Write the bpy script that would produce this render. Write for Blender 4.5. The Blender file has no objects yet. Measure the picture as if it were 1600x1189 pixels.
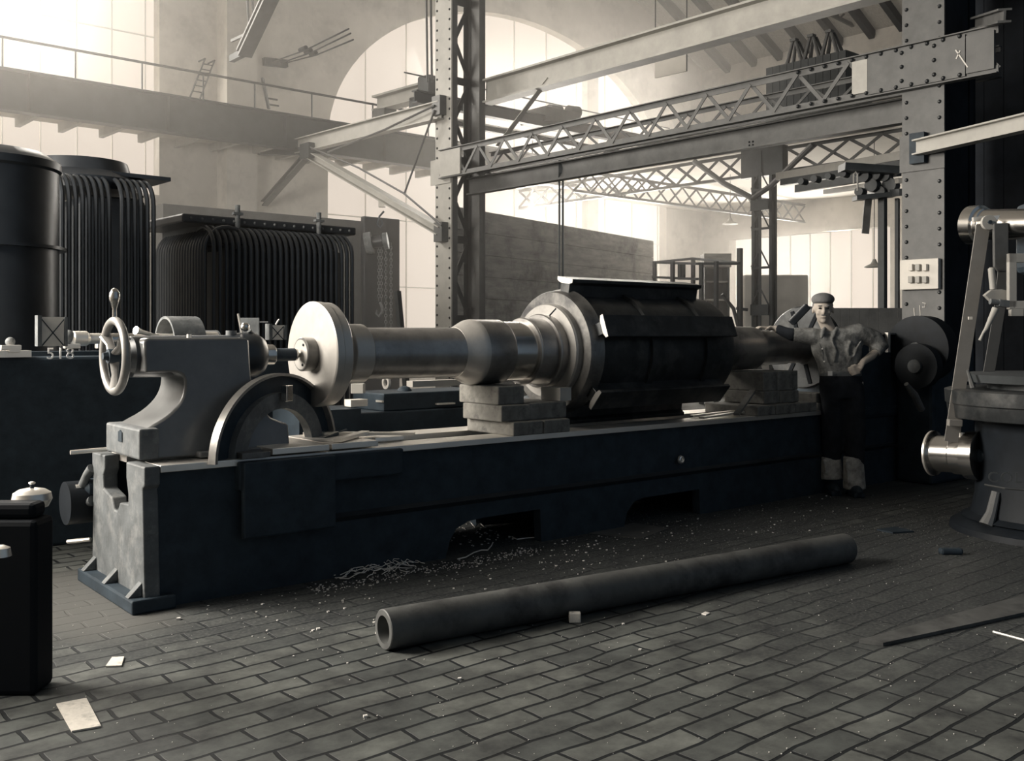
import bpy, bmesh, math, random
from mathutils import Vector, Matrix
random.seed(7)
SC = bpy.context.scene
R = math.radians

# ------------------------------------------------------------------ camera
CAM_H, FOC, CX, HY, TH = 1.365, 1560.0, 800.0, 522.0, R(48.45)
cam = bpy.data.cameras.new('camera'); cam_o = bpy.data.objects.new('camera', cam)
SC.collection.objects.link(cam_o)
cam.sensor_fit = 'HORIZONTAL'; cam.sensor_width = 36.0; cam.lens = 36.0 * FOC / 1600.0
cam.shift_y = -(594.5 - HY) / 1600.0
cam.clip_start = 0.05; cam.clip_end = 200
cam_o.location = (0, 0, CAM_H); cam_o.rotation_euler = (R(90), 0, TH - R(90))
SC.camera = cam_o

# ------------------------------------------------------------------ world, light, exposure
SC.view_settings.view_transform = 'Standard'; SC.view_settings.look = 'None'
SC.view_settings.gamma = 1.0; SC.view_settings.exposure = 0.0
SC.view_settings.use_curve_mapping = False
SC.cycles.use_denoising = True
SC.cycles.max_bounces = 6; SC.cycles.volume_bounces = 0
SC.cycles.sample_clamp_indirect = 6.0
W = bpy.data.worlds.new('world'); SC.world = W; W.use_nodes = True
bg = W.node_tree.nodes['Background']
bg.inputs[0].default_value = (0.62, 0.80, 1.0, 1); bg.inputs[1].default_value = 0.20

def area(name, loc, target, sx, sy, power, col, spread=180):
    l = bpy.data.lights.new(name, 'AREA'); l.shape = 'RECTANGLE'; l.size = sx; l.size_y = sy
    l.energy = power; l.color = col; l.spread = R(spread)
    o = bpy.data.objects.new(name, l); SC.collection.objects.link(o)
    o.location = loc
    o.rotation_euler = (Vector(target) - Vector(loc)).to_track_quat('-Z', 'Y').to_euler()
    return o
WARM = (1.0, 0.93, 0.83)
# daylight that comes in through the tall windows of the left wall (outside the frame)
area('daylight_left_window', (-2.3, 8.0, 3.7), (4.0, 5.4, 0.9), 4.6, 3.6, 2300, WARM)
# daylight that comes in through the rear arched window and the far window
area('daylight_arch_window', (16.8, 19.4, 5.2), (9.0, 6.0, 1.0), 9.0, 6.5, 3700, WARM)
area('daylight_left_rear_window', (3.6, 19.4, 7.0), (3.6, 6.0, 1.0), 6.0, 4.5, 1900, WARM)
area('daylight_far_window', (25.3, 15.9, 2.9), (8.0, 8.0, 1.0), 4.2, 3.0, 700, WARM)

# ------------------------------------------------------------------ placing
FW = Vector((math.cos(TH), math.sin(TH), 0)); RT = Vector((math.sin(TH), -math.cos(TH), 0))
CAMP = Vector((0, 0, CAM_H))
def ray(x, y): return FW + RT * ((x - CX) / FOC) + Vector((0, 0, (HY - y) / FOC))
def atd(x, y, d): return CAMP + ray(x, y) * d
def onz(x, y, z=0.0):
    q = ray(x, y); return CAMP + q * ((z - CAM_H) / q.z)
def onx(x, y, X):
    q = ray(x, y); return CAMP + q * (X / q.x)
def ony(x, y, Y):
    q = ray(x, y); return CAMP + q * (Y / q.y)
K = 1.0625
def B(X, Y, z): return Vector((K * X, K * Y, CAM_H + K * (z - CAM_H)))
def BF(X, Y): return Vector((K * X, K * Y, 0))
def Bz(z): return CAM_H + K * (z - CAM_H)
# lathe frame: u along the bed, v across it (away), z up
LO = onz(235, 955, 0); LA = R(-2.4)
EU = Vector((math.cos(LA), math.sin(LA), 0)); EV = Vector((-math.sin(LA), math.cos(LA), 0))
def L(u, v, z=0.0): return LO + EU * u + EV * v + Vector((0, 0, z))
def lv(x, y, v):
    q = ray(x, y); t = (LO.dot(EV) + v - CAMP.dot(EV)) / q.dot(EV)
    p = CAMP + q * t; w = p - LO
    return (w.dot(EU), w.dot(EV), p.z)

# ------------------------------------------------------------------ materials
def mat(name, col, rough=0.6, metal=0.0, var=0.0, scale=8.0, spec=0.5, bump=0.0, emit=None, estr=0.0, stain=None, stain_scale=2.0, stain_amt=0.5, aniso=None):
    m = bpy.data.materials.new(name); m.use_nodes = True
    nt = m.node_tree; b = nt.nodes['Principled BSDF']
    b.inputs['Base Color'].default_value = (*col, 1); b.inputs['Roughness'].default_value = rough
    b.inputs['Metallic'].default_value = metal; b.inputs['Specular IOR Level'].default_value = spec
    tc = nt.nodes.new('ShaderNodeTexCoord')
    last = None
    if var > 0 or bump > 0:
        n = nt.nodes.new('ShaderNodeTexNoise'); n.inputs['Scale'].default_value = scale
        n.inputs['Detail'].default_value = 6; n.inputs['Roughness'].default_value = 0.65
        if aniso:
            mp = nt.nodes.new('ShaderNodeMapping'); mp.inputs['Scale'].default_value = aniso
            nt.links.new(tc.outputs['Object'], mp.inputs[0]); nt.links.new(mp.outputs[0], n.inputs['Vector'])
        else:
            nt.links.new(tc.outputs['Object'], n.inputs['Vector'])
    if var > 0:
        r = nt.nodes.new('ShaderNodeValToRGB')
        r.color_ramp.elements[0].position = 0.3; r.color_ramp.elements[1].position = 0.7
        r.color_ramp.elements[0].color = (*[c * (1 - var) for c in col], 1)
        r.color_ramp.elements[1].color = (*[min(1, c * (1 + var)) for c in col], 1)
        nt.links.new(n.outputs['Fac'], r.inputs[0]); last = r.outputs[0]
    if stain:
        n2 = nt.nodes.new('ShaderNodeTexNoise'); n2.inputs['Scale'].default_value = stain_scale
        n2.inputs['Detail'].default_value = 8; n2.inputs['Roughness'].default_value = 0.7
        nt.links.new(tc.outputs['Object'], n2.inputs['Vector'])
        r2 = nt.nodes.new('ShaderNodeValToRGB'); r2.color_ramp.elements[0].position = 0.5; r2.color_ramp.elements[1].position = 0.66
        r2.color_ramp.elements[0].color = (0, 0, 0, 1); r2.color_ramp.elements[1].color = (stain_amt,) * 3 + (1,)
        nt.links.new(n2.outputs['Fac'], r2.inputs[0])
        mx = nt.nodes.new('ShaderNodeMix'); mx.data_type = 'RGBA'
        nt.links.new(r2.outputs[0], mx.inputs[0])
        if last: nt.links.new(last, mx.inputs[6])
        else: mx.inputs[6].default_value = (*col, 1)
        mx.inputs[7].default_value = (*stain, 1); last = mx.outputs[2]
    if last: nt.links.new(last, b.inputs['Base Color'])
    if bump > 0:
        bp = nt.nodes.new('ShaderNodeBump'); bp.inputs['Strength'].default_value = bump; bp.inputs['Distance'].default_value = 0.02
        nt.links.new(n.outputs['Fac'], bp.inputs['Height']); nt.links.new(bp.outputs[0], b.inputs['Normal'])
    if emit:
        b.inputs['Emission Color'].default_value = (*emit, 1); b.inputs['Emission Strength'].default_value = estr
    return m
M = {}
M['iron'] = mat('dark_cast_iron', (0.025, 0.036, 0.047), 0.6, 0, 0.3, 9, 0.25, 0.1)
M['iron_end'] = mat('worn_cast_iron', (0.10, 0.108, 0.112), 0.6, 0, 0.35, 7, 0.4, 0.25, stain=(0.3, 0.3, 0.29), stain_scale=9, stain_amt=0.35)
M['paint'] = mat('dark_gloss_paint', (0.022, 0.027, 0.032), 0.36, 0, 0.3, 5, 0.6, 0.05)
M['tail'] = mat('grey_machine_paint', (0.12, 0.122, 0.122), 0.28, 0, 0.2, 5, 0.8, 0.05)
M['steel'] = mat('turned_steel', (0.50, 0.48, 0.45), 0.36, 0.55, 0.12, 3.5, 0.5, 0.0, stain=(0.33, 0.32, 0.31), stain_scale=3.0, stain_amt=0.6)
M['shaft'] = mat('dull_turned_steel', (0.33, 0.32, 0.31), 0.33, 0.8, 0.3, 4.0, 0.5, 0.0, stain=(0.07, 0.075, 0.08), stain_scale=2.2, stain_amt=0.7)
M['polish'] = mat('polished_steel', (0.62, 0.60, 0.57), 0.2, 1.0, 0.1, 4)
M['rail'] = mat('planed_steel', (0.88, 0.84, 0.78), 0.36, 0.8, 0.08, 3)
M['rotor'] = mat('blackened_steel', (0.035, 0.038, 0.04), 0.38, 0.4, 0.45, 6, 0.5, 0.1, stain=(0.12, 0.12, 0.115), stain_scale=4, stain_amt=0.5)
M['ring'] = mat('oily_steel', (0.16, 0.157, 0.15), 0.35, 0.7, 0.4, 5, 0.5, 0.05, stain=(0.05, 0.05, 0.055), stain_scale=3.4, stain_amt=0.8)
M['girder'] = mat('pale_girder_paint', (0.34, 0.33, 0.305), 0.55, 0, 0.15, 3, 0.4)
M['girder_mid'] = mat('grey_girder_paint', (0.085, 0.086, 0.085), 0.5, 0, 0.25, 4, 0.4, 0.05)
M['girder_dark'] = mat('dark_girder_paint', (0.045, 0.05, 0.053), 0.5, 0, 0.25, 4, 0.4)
M['rivet'] = mat('rivet_steel', (0.02, 0.022, 0.024), 0.4, 0.2)
M['plaster'] = mat('limewashed_wall', (0.50, 0.475, 0.435), 0.9, 0, 0.12, 1.2, 0.2, 0.1, stain=(0.22, 0.215, 0.205), stain_scale=1.1, stain_amt=0.4)
M['plaster2'] = mat('clean_plaster', (0.66, 0.63, 0.58), 0.9, 0, 0.06, 1.5, 0.2)
M['board'] = mat('roof_boarding', (0.30, 0.29, 0.27), 0.9, 0, 0.2, 2, 0.2, aniso=(1, 12, 12))
M['tar'] = mat('tarred_boarding', (0.014, 0.017, 0.022), 0.8, 0, 0.4, 3, 0.2)
M['crate'] = mat('weathered_crate_wood', (0.32, 0.31, 0.29), 0.85, 0, 0.35, 2.0, 0.2, 0.1, stain=(0.07, 0.07, 0.07), stain_scale=1.3, stain_amt=0.8, aniso=(1, 1, 5))
M['timber'] = mat('old_oak_timber', (0.17, 0.165, 0.15), 0.8, 0, 0.35, 9, 0.3, 0.2, stain=(0.03, 0.03, 0.032), stain_scale=7, stain_amt=0.7)
M['tank'] = mat('transformer_paint', (0.02, 0.023, 0.027), 0.34, 0.1, 0.25, 5, 0.5)
M['glass'] = mat('frosted_daylit_pane', (0.05, 0.05, 0.05), 0.6, 0, emit=(0.73, 0.625, 0.525), estr=1.0)
M['mullion'] = mat('window_bar_paint', (0.60, 0.57, 0.52), 0.7)
M['wheel'] = mat('worn_handled_steel', (0.30, 0.29, 0.275), 0.36, 0.4, 0.2, 6, stain=(0.08, 0.08, 0.085), stain_scale=4, stain_amt=0.6)
M['flange'] = mat('grey_turned_steel', (0.30, 0.29, 0.275), 0.38, 0.5, 0.2, 4, stain=(0.12, 0.12, 0.12), stain_scale=3, stain_amt=0.6)
M['iron_deep'] = mat('black_iron', (0.009, 0.012, 0.016), 0.6, 0, 0.3, 9, 0.25)
M['white'] = mat('white_board', (0.62, 0.59, 0.54), 0.7, 0, 0.06, 3)
M['paper'] = mat('dirty_paper', (0.66, 0.62, 0.56), 0.9, 0, 0.15, 14, 0.2, stain=(0.28, 0.27, 0.25), stain_scale=12, stain_amt=0.7)
M['chip'] = mat('bright_metal_chip', (0.75, 0.72, 0.68), 0.5, 0.1)
M['grit'] = mat('steel_grit', (0.28, 0.28, 0.27), 0.4, 0.5)
M['belt'] = mat('leather_belt', (0.21, 0.20, 0.185), 0.6, 0, 0.1, 6)
M['belt_dark'] = mat('dark_leather_belt', (0.07, 0.07, 0.068), 0.6, 0, 0.1, 6)
M['pipe'] = mat('rusty_pipe_steel', (0.085, 0.087, 0.085), 0.55, 0.1, 0.35, 5, 0.4, 0.1, stain=(0.02, 0.02, 0.022), stain_scale=3, stain_amt=0.8)
M['skin'] = mat('skin', (0.40, 0.355, 0.31), 0.6, 0, 0.05, 10, 0.3)
M['shirt'] = mat('work_shirt_cloth', (0.21, 0.212, 0.205), 0.9, 0, 0.6, 11, 0.1, 0.9, stain=(0.05, 0.05, 0.052), stain_scale=7, stain_amt=0.8)
M['trouser'] = mat('dark_trouser_cloth', (0.022, 0.025, 0.03), 0.95, 0, 0.3, 9, 0.1, 0.4)
M['gaiter'] = mat('pale_gaiter_cloth', (0.36, 0.35, 0.33), 0.9, 0, 0.5, 12, 0.1, 0.5)
M['cap'] = mat('felt_cap', (0.13, 0.13, 0.13), 0.95, 0, 0.2, 10, 0.1)
M['black'] = mat('black', (0.007, 0.009, 0.012), 0.7, spec=0.12)
M['chalk'] = mat('chalk', (0.62, 0.6, 0.56), 0.95)

# ------------------------------------------------------------------ mesh builder
WMX = {}
def basis(d, up=Vector((0, 0, 1))):
    d = d.normalized()
    if abs(d.dot(up)) > 0.999: up = Vector((1, 0, 0)) if abs(d.x) < 0.9 else Vector((0, 1, 0))
    s = d.cross(up).normalized(); u = s.cross(d).normalized()
    return d, s, u
class MB:
    def __init__(self): self.v = []; self.f = []
    def add(self, vs, fs):
        n = len(self.v); self.v += [Vector(p) for p in vs]; self.f += [[i + n for i in f] for f in fs]; return self
    def hexa(self, p):   # 8 points: bottom 4 ccw, top 4
        return self.add(p, [(3, 2, 1, 0), (4, 5, 6, 7), (0, 1, 5, 4), (1, 2, 6, 5), (2, 3, 7, 6), (3, 0, 4, 7)])
    def box(self, x0, x1, y0, y1, z0, z1, T=None):
        p = [(x0, y0, z0), (x1, y0, z0), (x1, y1, z0), (x0, y1, z0), (x0, y0, z1), (x1, y0, z1), (x1, y1, z1), (x0, y1, z1)]
        if T: p = [T(*q) for q in p]
        return self.hexa(p)
    def bar(self, a, b, w, h, up=Vector((0, 0, 1))):    # w sideways, h along up
        a = Vector(a); b = Vector(b); d, s, u = basis(b - a, up)
        o = [(-w / 2, -h / 2), (w / 2, -h / 2), (w / 2, h / 2), (-w / 2, h / 2)]
        vs = [a + s * i + u * j for i, j in o] + [b + s * i + u * j for i, j in o]
        return self.add(vs, [(3, 2, 1, 0), (4, 5, 6, 7), (0, 1, 5, 4), (1, 2, 6, 5), (2, 3, 7, 6), (3, 0, 4, 7)])
    def cyl(self, a, b, r, r2=None, n=24):
        return self.lathe(a, b, [(0, r), ((Vector(b) - Vector(a)).length, r if r2 is None else r2)], n)
    def lathe(self, a, b, prof, n=48, caps=True):       # prof: (distance from a, radius)
        a = Vector(a); b = Vector(b); d, s, u = basis(b - a)
        vs = []; fs = []
        for t, r in prof:
            for i in range(n):
                an = 2 * math.pi * i / n
                vs.append(a + d * t + (s * math.cos(an) + u * math.sin(an)) * max(r, 1e-4))
        for k in range(len(prof) - 1):
            for i in range(n):
                j = (i + 1) % n
                fs.append((k * n + i, k * n + j, (k + 1) * n + j, (k + 1) * n + i))
        if caps:
            fs.append(tuple(range(n))[::-1]); m = (len(prof) - 1) * n; fs.append(tuple(range(m, m + n)))
        return self.add(vs, fs)
    def tube(self, pts, r, n=8, closed=False, flat=1.0, ref=None):
        pts = [Vector(p) for p in pts]; N = len(pts); vs = []; fs = []
        rs = r if isinstance(r, (list, tuple)) else [r] * N
        for k in range(N):
            if closed: d = pts[(k + 1) % N] - pts[k - 1]
            else: d = pts[min(k + 1, N - 1)] - pts[max(k - 1, 0)]
            d.normalize()
            if ref is None: _, s, u = basis(d)
            else:
                s = (ref - d * ref.dot(d))
                s = s.normalized() if s.length > 1e-6 else basis(d)[1]
                u = s.cross(d).normalized()
            ref = s
            rr = rs[k]; ra, rb = (rr if isinstance(rr, (list, tuple)) else (rr, rr * flat))
            for i in range(n):
                an = 2 * math.pi * i / n
                vs.append(pts[k] + s * math.cos(an) * ra + u * math.sin(an) * rb)
        for k in range(N if closed else N - 1):
            for i in range(n):
                j = (i + 1) % n; k2 = (k + 1) % N
                fs.append((k * n + i, k * n + j, k2 * n + j, k2 * n + i))
        if not closed:
            fs.append(tuple(range(n))[::-1]); m = (N - 1) * n; fs.append(tuple(range(m, m + n)))
        return self.add(vs, fs)
    def prism(self, poly, d):        # poly: list of 3D points, extruded by vector d
        poly = [Vector(p) for p in poly]; d = Vector(d); n = len(poly)
        fs = [tuple(range(n))[::-1], tuple(range(n, 2 * n))]
        for i in range(n): fs.append((i, (i + 1) % n, (i + 1) % n + n, i + n))
        return self.add(poly + [p + d for p in poly], fs)
    def ball(self, c, rx, ry=None, rz=None, n=16, m=10, ax=None):
        c = Vector(c); ry = rx if ry is None else ry; rz = rx if rz is None else rz
        X, Y, Z = ax or (Vector((1, 0, 0)), Vector((0, 1, 0)), Vector((0, 0, 1)))
        vs = []; fs = []
        for j in range(m + 1):
            t = math.pi * j / m
            for i in range(n):
                a = 2 * math.pi * i / n; s = max(math.sin(t), 0.001)
                vs.append(c + X * rx * s * math.cos(a) + Y * ry * s * math.sin(a) + Z * rz * math.cos(t))
        for j in range(m):
            for i in range(n):
                k = (i + 1) % n
                fs.append((j * n + i, (j + 1) * n + i, (j + 1) * n + k, j * n + k))
        return self.add(vs, fs)
    def annulus(self, c, ax, r0, r1, t, n=48, a0=0, a1=2 * math.pi, e1=None, e2=None):  # flat ring, thickness t along ax
        c = Vector(c); ax = Vector(ax).normalized()
        if e1 is None: _, e1, e2 = basis(ax)
        full = abs((a1 - a0) - 2 * math.pi) < 1e-6
        N = n if full else n + 1; vs = []; fs = []
        for i in range(N):
            a = a0 + (a1 - a0) * i / n; q = e1 * math.cos(a) + e2 * math.sin(a)
            vs += [c + q * r0, c + q * r1, c + q * r1 + ax * t, c + q * r0 + ax * t]
        for i in range(N if full else N - 1):
            a = i * 4; b = ((i + 1) % N) * 4
            for k in range(4):
                l = (k + 1) % 4; fs.append((a + k, a + l, b + l, b + k))
        if not full:
            fs.append((3, 2, 1, 0)); m = (N - 1) * 4; fs.append((m, m + 1, m + 2, m + 3))
        return self.add(vs, fs)
    def rivets(self, pts, nrm, r, h=None):
        nrm = Vector(nrm).normalized(); h = h or r * 0.8; _, s, u = basis(nrm)
        for p in pts:
            p = Vector(p); vs = []
            for rr, hh in ((r, 0), (r * 0.8, h * 0.6), (r * 0.35, h)):
                for i in range(8):
                    a = math.pi * i / 4; vs.append(p + (s * math.cos(a) + u * math.sin(a)) * rr + nrm * hh)
            fs = [(k * 8 + i, k * 8 + (i + 1) % 8, (k + 1) * 8 + (i + 1) % 8, (k + 1) * 8 + i) for k in range(2) for i in range(8)]
            fs.append(tuple(range(16, 24))); self.add(vs, fs)
        return self
    def ibeam(self, a, b, h, w, tw=0.02, tf=0.025, up=Vector((0, 0, 1))):
        a = Vector(a); b = Vector(b); d, s, u = basis(b - a, up)
        self.bar(a + u * (h - tf) / 2, b + u * (h - tf) / 2, w, tf, up)
        self.bar(a - u * (h - tf) / 2, b - u * (h - tf) / 2, w, tf, up)
        return self.bar(a, b, tw, h - 2 * tf, up)
    def build(self, name, m, parent=None, smooth=False, bevel=0, angle=35, label=None, **tags):
        me = bpy.data.meshes.new(name)
        if parent is not None: inv = WMX[parent.name].inverted(); T = WMX[parent.name]
        else:
            lo = Vector((min(v.x for v in self.v), min(v.y for v in self.v), min(v.z for v in self.v)))
            hi = Vector((max(v.x for v in self.v), max(v.y for v in self.v), max(v.z for v in self.v)))
            T = Matrix.Translation(((lo.x + hi.x) / 2, (lo.y + hi.y) / 2, lo.z)); inv = T.inverted()
        me.from_pydata([inv @ v for v in self.v], [], self.f)
        bm = bmesh.new(); bm.from_mesh(me); bmesh.ops.recalc_face_normals(bm, faces=bm.faces); bm.to_mesh(me); bm.free()
        me.materials.append(M[m])
        if smooth:
            for p in me.polygons: p.use_smooth = True
            me.set_sharp_from_angle(angle=R(angle))
        o = bpy.data.objects.new(name, me); SC.collection.objects.link(o)
        if parent is not None: o.parent = parent
        else: o.matrix_world = T
        WMX[o.name] = T
        if bevel:
            b = o.modifiers.new('Bevel', 'BEVEL'); b.width = bevel; b.segments = 2; b.limit_method = 'ANGLE'
        if label: o['label'] = label
        for k, v in tags.items(): o[k] = v
        return o
def thing(name, label, cat, loc, group=None, rz=0.0):
    o = bpy.data.objects.new(name, None); SC.collection.objects.link(o)
    o.empty_display_size = 0.1; o.location = loc; o.rotation_euler = (0, 0, rz)
    WMX[o.name] = Matrix.Translation(loc) @ Matrix.Rotation(rz, 4, 'Z')
    o['label'] = label; o['category'] = cat
    if group: o['group'] = group
    return o
def dup(root, dloc, label=None):
    r = root.copy(); SC.collection.objects.link(r); r.location = Vector(root.location) + Vector(dloc)
    WMX[r.name] = Matrix.Translation(Vector(dloc)) @ WMX[root.name]
    if label: r['label'] = label
    for ch in list(root.children):
        c = ch.copy(); SC.collection.objects.link(c); c.parent = r
        for g in list(ch.children):
            d = g.copy(); SC.collection.objects.link(d); d.parent = c
    return r
def totext(n, fc):
    tmp = bpy.data.objects.new('tmp', fc); me = bpy.data.meshes.new_from_object(tmp); bpy.data.objects.remove(tmp)
    o = bpy.data.objects.new(n, me); return o
def arc(c, r, e1, e2, a0, a1, n):
    return [Vector(c) + e1 * r * math.cos(a0 + (a1 - a0) * i / n) + e2 * r * math.sin(a0 + (a1 - a0) * i / n) for i in range(n + 1)]
UX, UY, UZ = Vector((1, 0, 0)), Vector((0, 1, 0)), Vector((0, 0, 1))

# ================================================================== SETTING
YW, XF = 18.4, 23.9      # rear gable wall, far end wall (before scaling by K)
# brick floor
def floor_mat():
    m = bpy.data.materials.new('brick_paving'); m.use_nodes = True; nt = m.node_tree; b = nt.nodes['Principled BSDF']
    tc = nt.nodes.new('ShaderNodeTexCoord')
    mp = nt.nodes.new('ShaderNodeMapping'); mp.inputs['Rotation'].default_value = (0, 0, R(1.0)); mp.inputs['Location'].default_value = (0.05, 0.03, 0)
    nw = nt.nodes.new('ShaderNodeTexNoise'); nw.inputs['Scale'].default_value = 2.2; nw.inputs['Detail'].default_value = 3
    nt.links.new(tc.outputs['Object'], nw.inputs['Vector'])
    ws = nt.nodes.new('ShaderNodeVectorMath'); ws.operation = 'SCALE'; ws.inputs['Scale'].default_value = 0.075
    nt.links.new(nw.outputs['Color'], ws.inputs[0])
    wa = nt.nodes.new('ShaderNodeVectorMath'); wa.operation = 'ADD'
    nt.links.new(tc.outputs['Object'], wa.inputs[0]); nt.links.new(ws.outputs[0], wa.inputs[1])
    nt.links.new(wa.outputs[0], mp.inputs[0])
    br = nt.nodes.new('ShaderNodeTexBrick'); br.inputs['Scale'].default_value = 1.0
    br.inputs['Brick Width'].default_value = 0.29; br.inputs['Row Height'].default_value = 0.122
    br.inputs['Mortar Size'].default_value = 0.009; br.inputs['Mortar Smooth'].default_value = 0.3
    br.offset = 0.43; br.inputs['Bias'].default_value = -0.1
    br.inputs['Color1'].default_value = (0.10, 0.105, 0.10, 1); br.inputs['Color2'].default_value = (0.055, 0.06, 0.06, 1)
    br.inputs['Mortar'].default_value = (0.006, 0.008, 0.010, 1)
    nt.links.new(mp.outputs[0], br.inputs['Vector'])
    n = nt.nodes.new('ShaderNodeTexNoise'); n.inputs['Scale'].default_value = 3.5; n.inputs['Detail'].default_value = 9; n.inputs['Roughness'].default_value = 0.72
    nt.links.new(tc.outputs['Object'], n.inputs['Vector'])
    r = nt.nodes.new('ShaderNodeValToRGB'); r.color_ramp.elements[0].position = 0.32; r.color_ramp.elements[1].position = 0.7
    r.color_ramp.elements[0].color = (0.28, 0.28, 0.3, 1); r.color_ramp.elements[1].color = (1.5, 1.5, 1.45, 1)
    nt.links.new(n.outputs['Fac'], r.inputs[0])
    mx = nt.nodes.new('ShaderNodeMix'); mx.data_type = 'RGBA'; mx.blend_type = 'MULTIPLY'; mx.inputs[0].default_value = 1
    nt.links.new(br.outputs['Color'], mx.inputs[6]); nt.links.new(r.outputs[0], mx.inputs[7])
    # oily, trodden-in swarf hides the joints on the working side of the machine; the second patch mixes grime with shade painted in at lower right
    sp = nt.nodes.new('ShaderNodeSeparateXYZ'); nt.links.new(tc.outputs['Object'], sp.inputs[0])
    def gauss(xo, yo, sx, sy):
        a = nt.nodes.new('ShaderNodeMath'); a.operation = 'SUBTRACT'; a.inputs[1].default_value = xo; nt.links.new(sp.outputs[0], a.inputs[0])
        a2 = nt.nodes.new('ShaderNodeMath'); a2.operation = 'DIVIDE'; a2.inputs[1].default_value = sx; nt.links.new(a.outputs[0], a2.inputs[0])
        c = nt.nodes.new('ShaderNodeMath'); c.operation = 'SUBTRACT'; c.inputs[1].default_value = yo; nt.links.new(sp.outputs[1], c.inputs[0])
        c2 = nt.nodes.new('ShaderNodeMath'); c2.operation = 'DIVIDE'; c2.inputs[1].default_value = sy; nt.links.new(c.outputs[0], c2.inputs[0])
        p1 = nt.nodes.new('ShaderNodeMath'); p1.operation = 'MULTIPLY'; nt.links.new(a2.outputs[0], p1.inputs[0]); nt.links.new(a2.outputs[0], p1.inputs[1])
        p2 = nt.nodes.new('ShaderNodeMath'); p2.operation = 'MULTIPLY_ADD'; nt.links.new(c2.outputs[0], p2.inputs[0]); nt.links.new(c2.outputs[0], p2.inputs[1]); nt.links.new(p1.outputs[0], p2.inputs[2])
        e = nt.nodes.new('ShaderNodeMapRange'); e.inputs['From Min'].default_value = 1.5; e.inputs['From Max'].default_value = 0.5
        na = nt.nodes.new('ShaderNodeMath'); na.operation = 'MULTIPLY_ADD'; na.inputs[1].default_value = 1.6; na.inputs[2].default_value = -0.8
        nt.links.new(n.outputs['Fac'], na.inputs[0])
        ad = nt.nodes.new('ShaderNodeMath'); ad.operation = 'ADD'; nt.links.new(p2.outputs[0], ad.inputs[0]); nt.links.new(na.outputs[0], ad.inputs[1])
        nt.links.new(ad.outputs[0], e.inputs['Value']); return e.outputs[0]
    oil_a = gauss(5.6, 4.6, 4.2, 0.95); oil_shade_b = gauss(6.8, 2.4, 2.9, 1.5)
    om = nt.nodes.new('ShaderNodeMath'); om.operation = 'MAXIMUM'; nt.links.new(oil_a, om.inputs[0]); nt.links.new(oil_shade_b, om.inputs[1]); oil_shade = om.outputs[0]
    n3 = nt.nodes.new('ShaderNodeTexNoise'); n3.inputs['Scale'].default_value = 60; n3.inputs['Detail'].default_value = 3
    nt.links.new(tc.outputs['Object'], n3.inputs['Vector'])
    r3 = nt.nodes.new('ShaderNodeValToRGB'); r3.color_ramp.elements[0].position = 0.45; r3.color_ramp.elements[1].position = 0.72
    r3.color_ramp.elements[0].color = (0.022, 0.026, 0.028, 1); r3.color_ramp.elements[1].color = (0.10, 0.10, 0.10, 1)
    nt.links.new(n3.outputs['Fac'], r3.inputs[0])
    sc = nt.nodes.new('ShaderNodeMath'); sc.operation = 'MULTIPLY'; sc.inputs[1].default_value = 0.8; nt.links.new(oil_shade, sc.inputs[0])
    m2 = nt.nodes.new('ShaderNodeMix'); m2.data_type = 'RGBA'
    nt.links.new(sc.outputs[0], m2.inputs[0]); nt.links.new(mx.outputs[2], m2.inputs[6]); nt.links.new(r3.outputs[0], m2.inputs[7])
    # bare concrete round the foot of the bed
    con = gauss(1.75, 5.3, 0.42, 0.75)
    m3 = nt.nodes.new('ShaderNodeMix'); m3.data_type = 'RGBA'
    nt.links.new(con, m3.inputs[0]); nt.links.new(m2.outputs[2], m3.inputs[6]); m3.inputs[7].default_value = (0.09, 0.09, 0.085, 1)
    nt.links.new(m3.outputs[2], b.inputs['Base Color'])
    b.inputs['Roughness'].default_value = 0.62; b.inputs['Specular IOR Level'].default_value = 0.35
    inv = nt.nodes.new('ShaderNodeMath'); inv.operation = 'SUBTRACT'; inv.inputs[0].default_value = 1; nt.links.new(br.outputs['Fac'], inv.inputs[1])
    ad = nt.nodes.new('ShaderNodeMath'); ad.operation = 'MULTIPLY_ADD'; ad.inputs[1].default_value = 0.35
    nt.links.new(n.outputs['Fac'], ad.inputs[0]); nt.links.new(inv.outputs[0], ad.inputs[2])
    bp = nt.nodes.new('ShaderNodeBump'); bp.inputs['Strength'].default_value = 0.7; bp.inputs['Distance'].default_value = 0.012
    nt.links.new(ad.outputs[0], bp.inputs['Height']); nt.links.new(bp.outputs[0], b.inputs['Normal'])
    return m
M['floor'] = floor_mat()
x0, x1 = -2.9, K * XF + 0.4; y0, y1 = -4.0, K * YW + 0.4
me = bpy.data.meshes.new('floor')
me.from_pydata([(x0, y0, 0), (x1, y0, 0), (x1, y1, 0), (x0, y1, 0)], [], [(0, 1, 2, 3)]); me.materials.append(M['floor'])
fl = bpy.data.objects.new('floor', me); SC.collection.objects.link(fl); fl['kind'] = 'structure'

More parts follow.
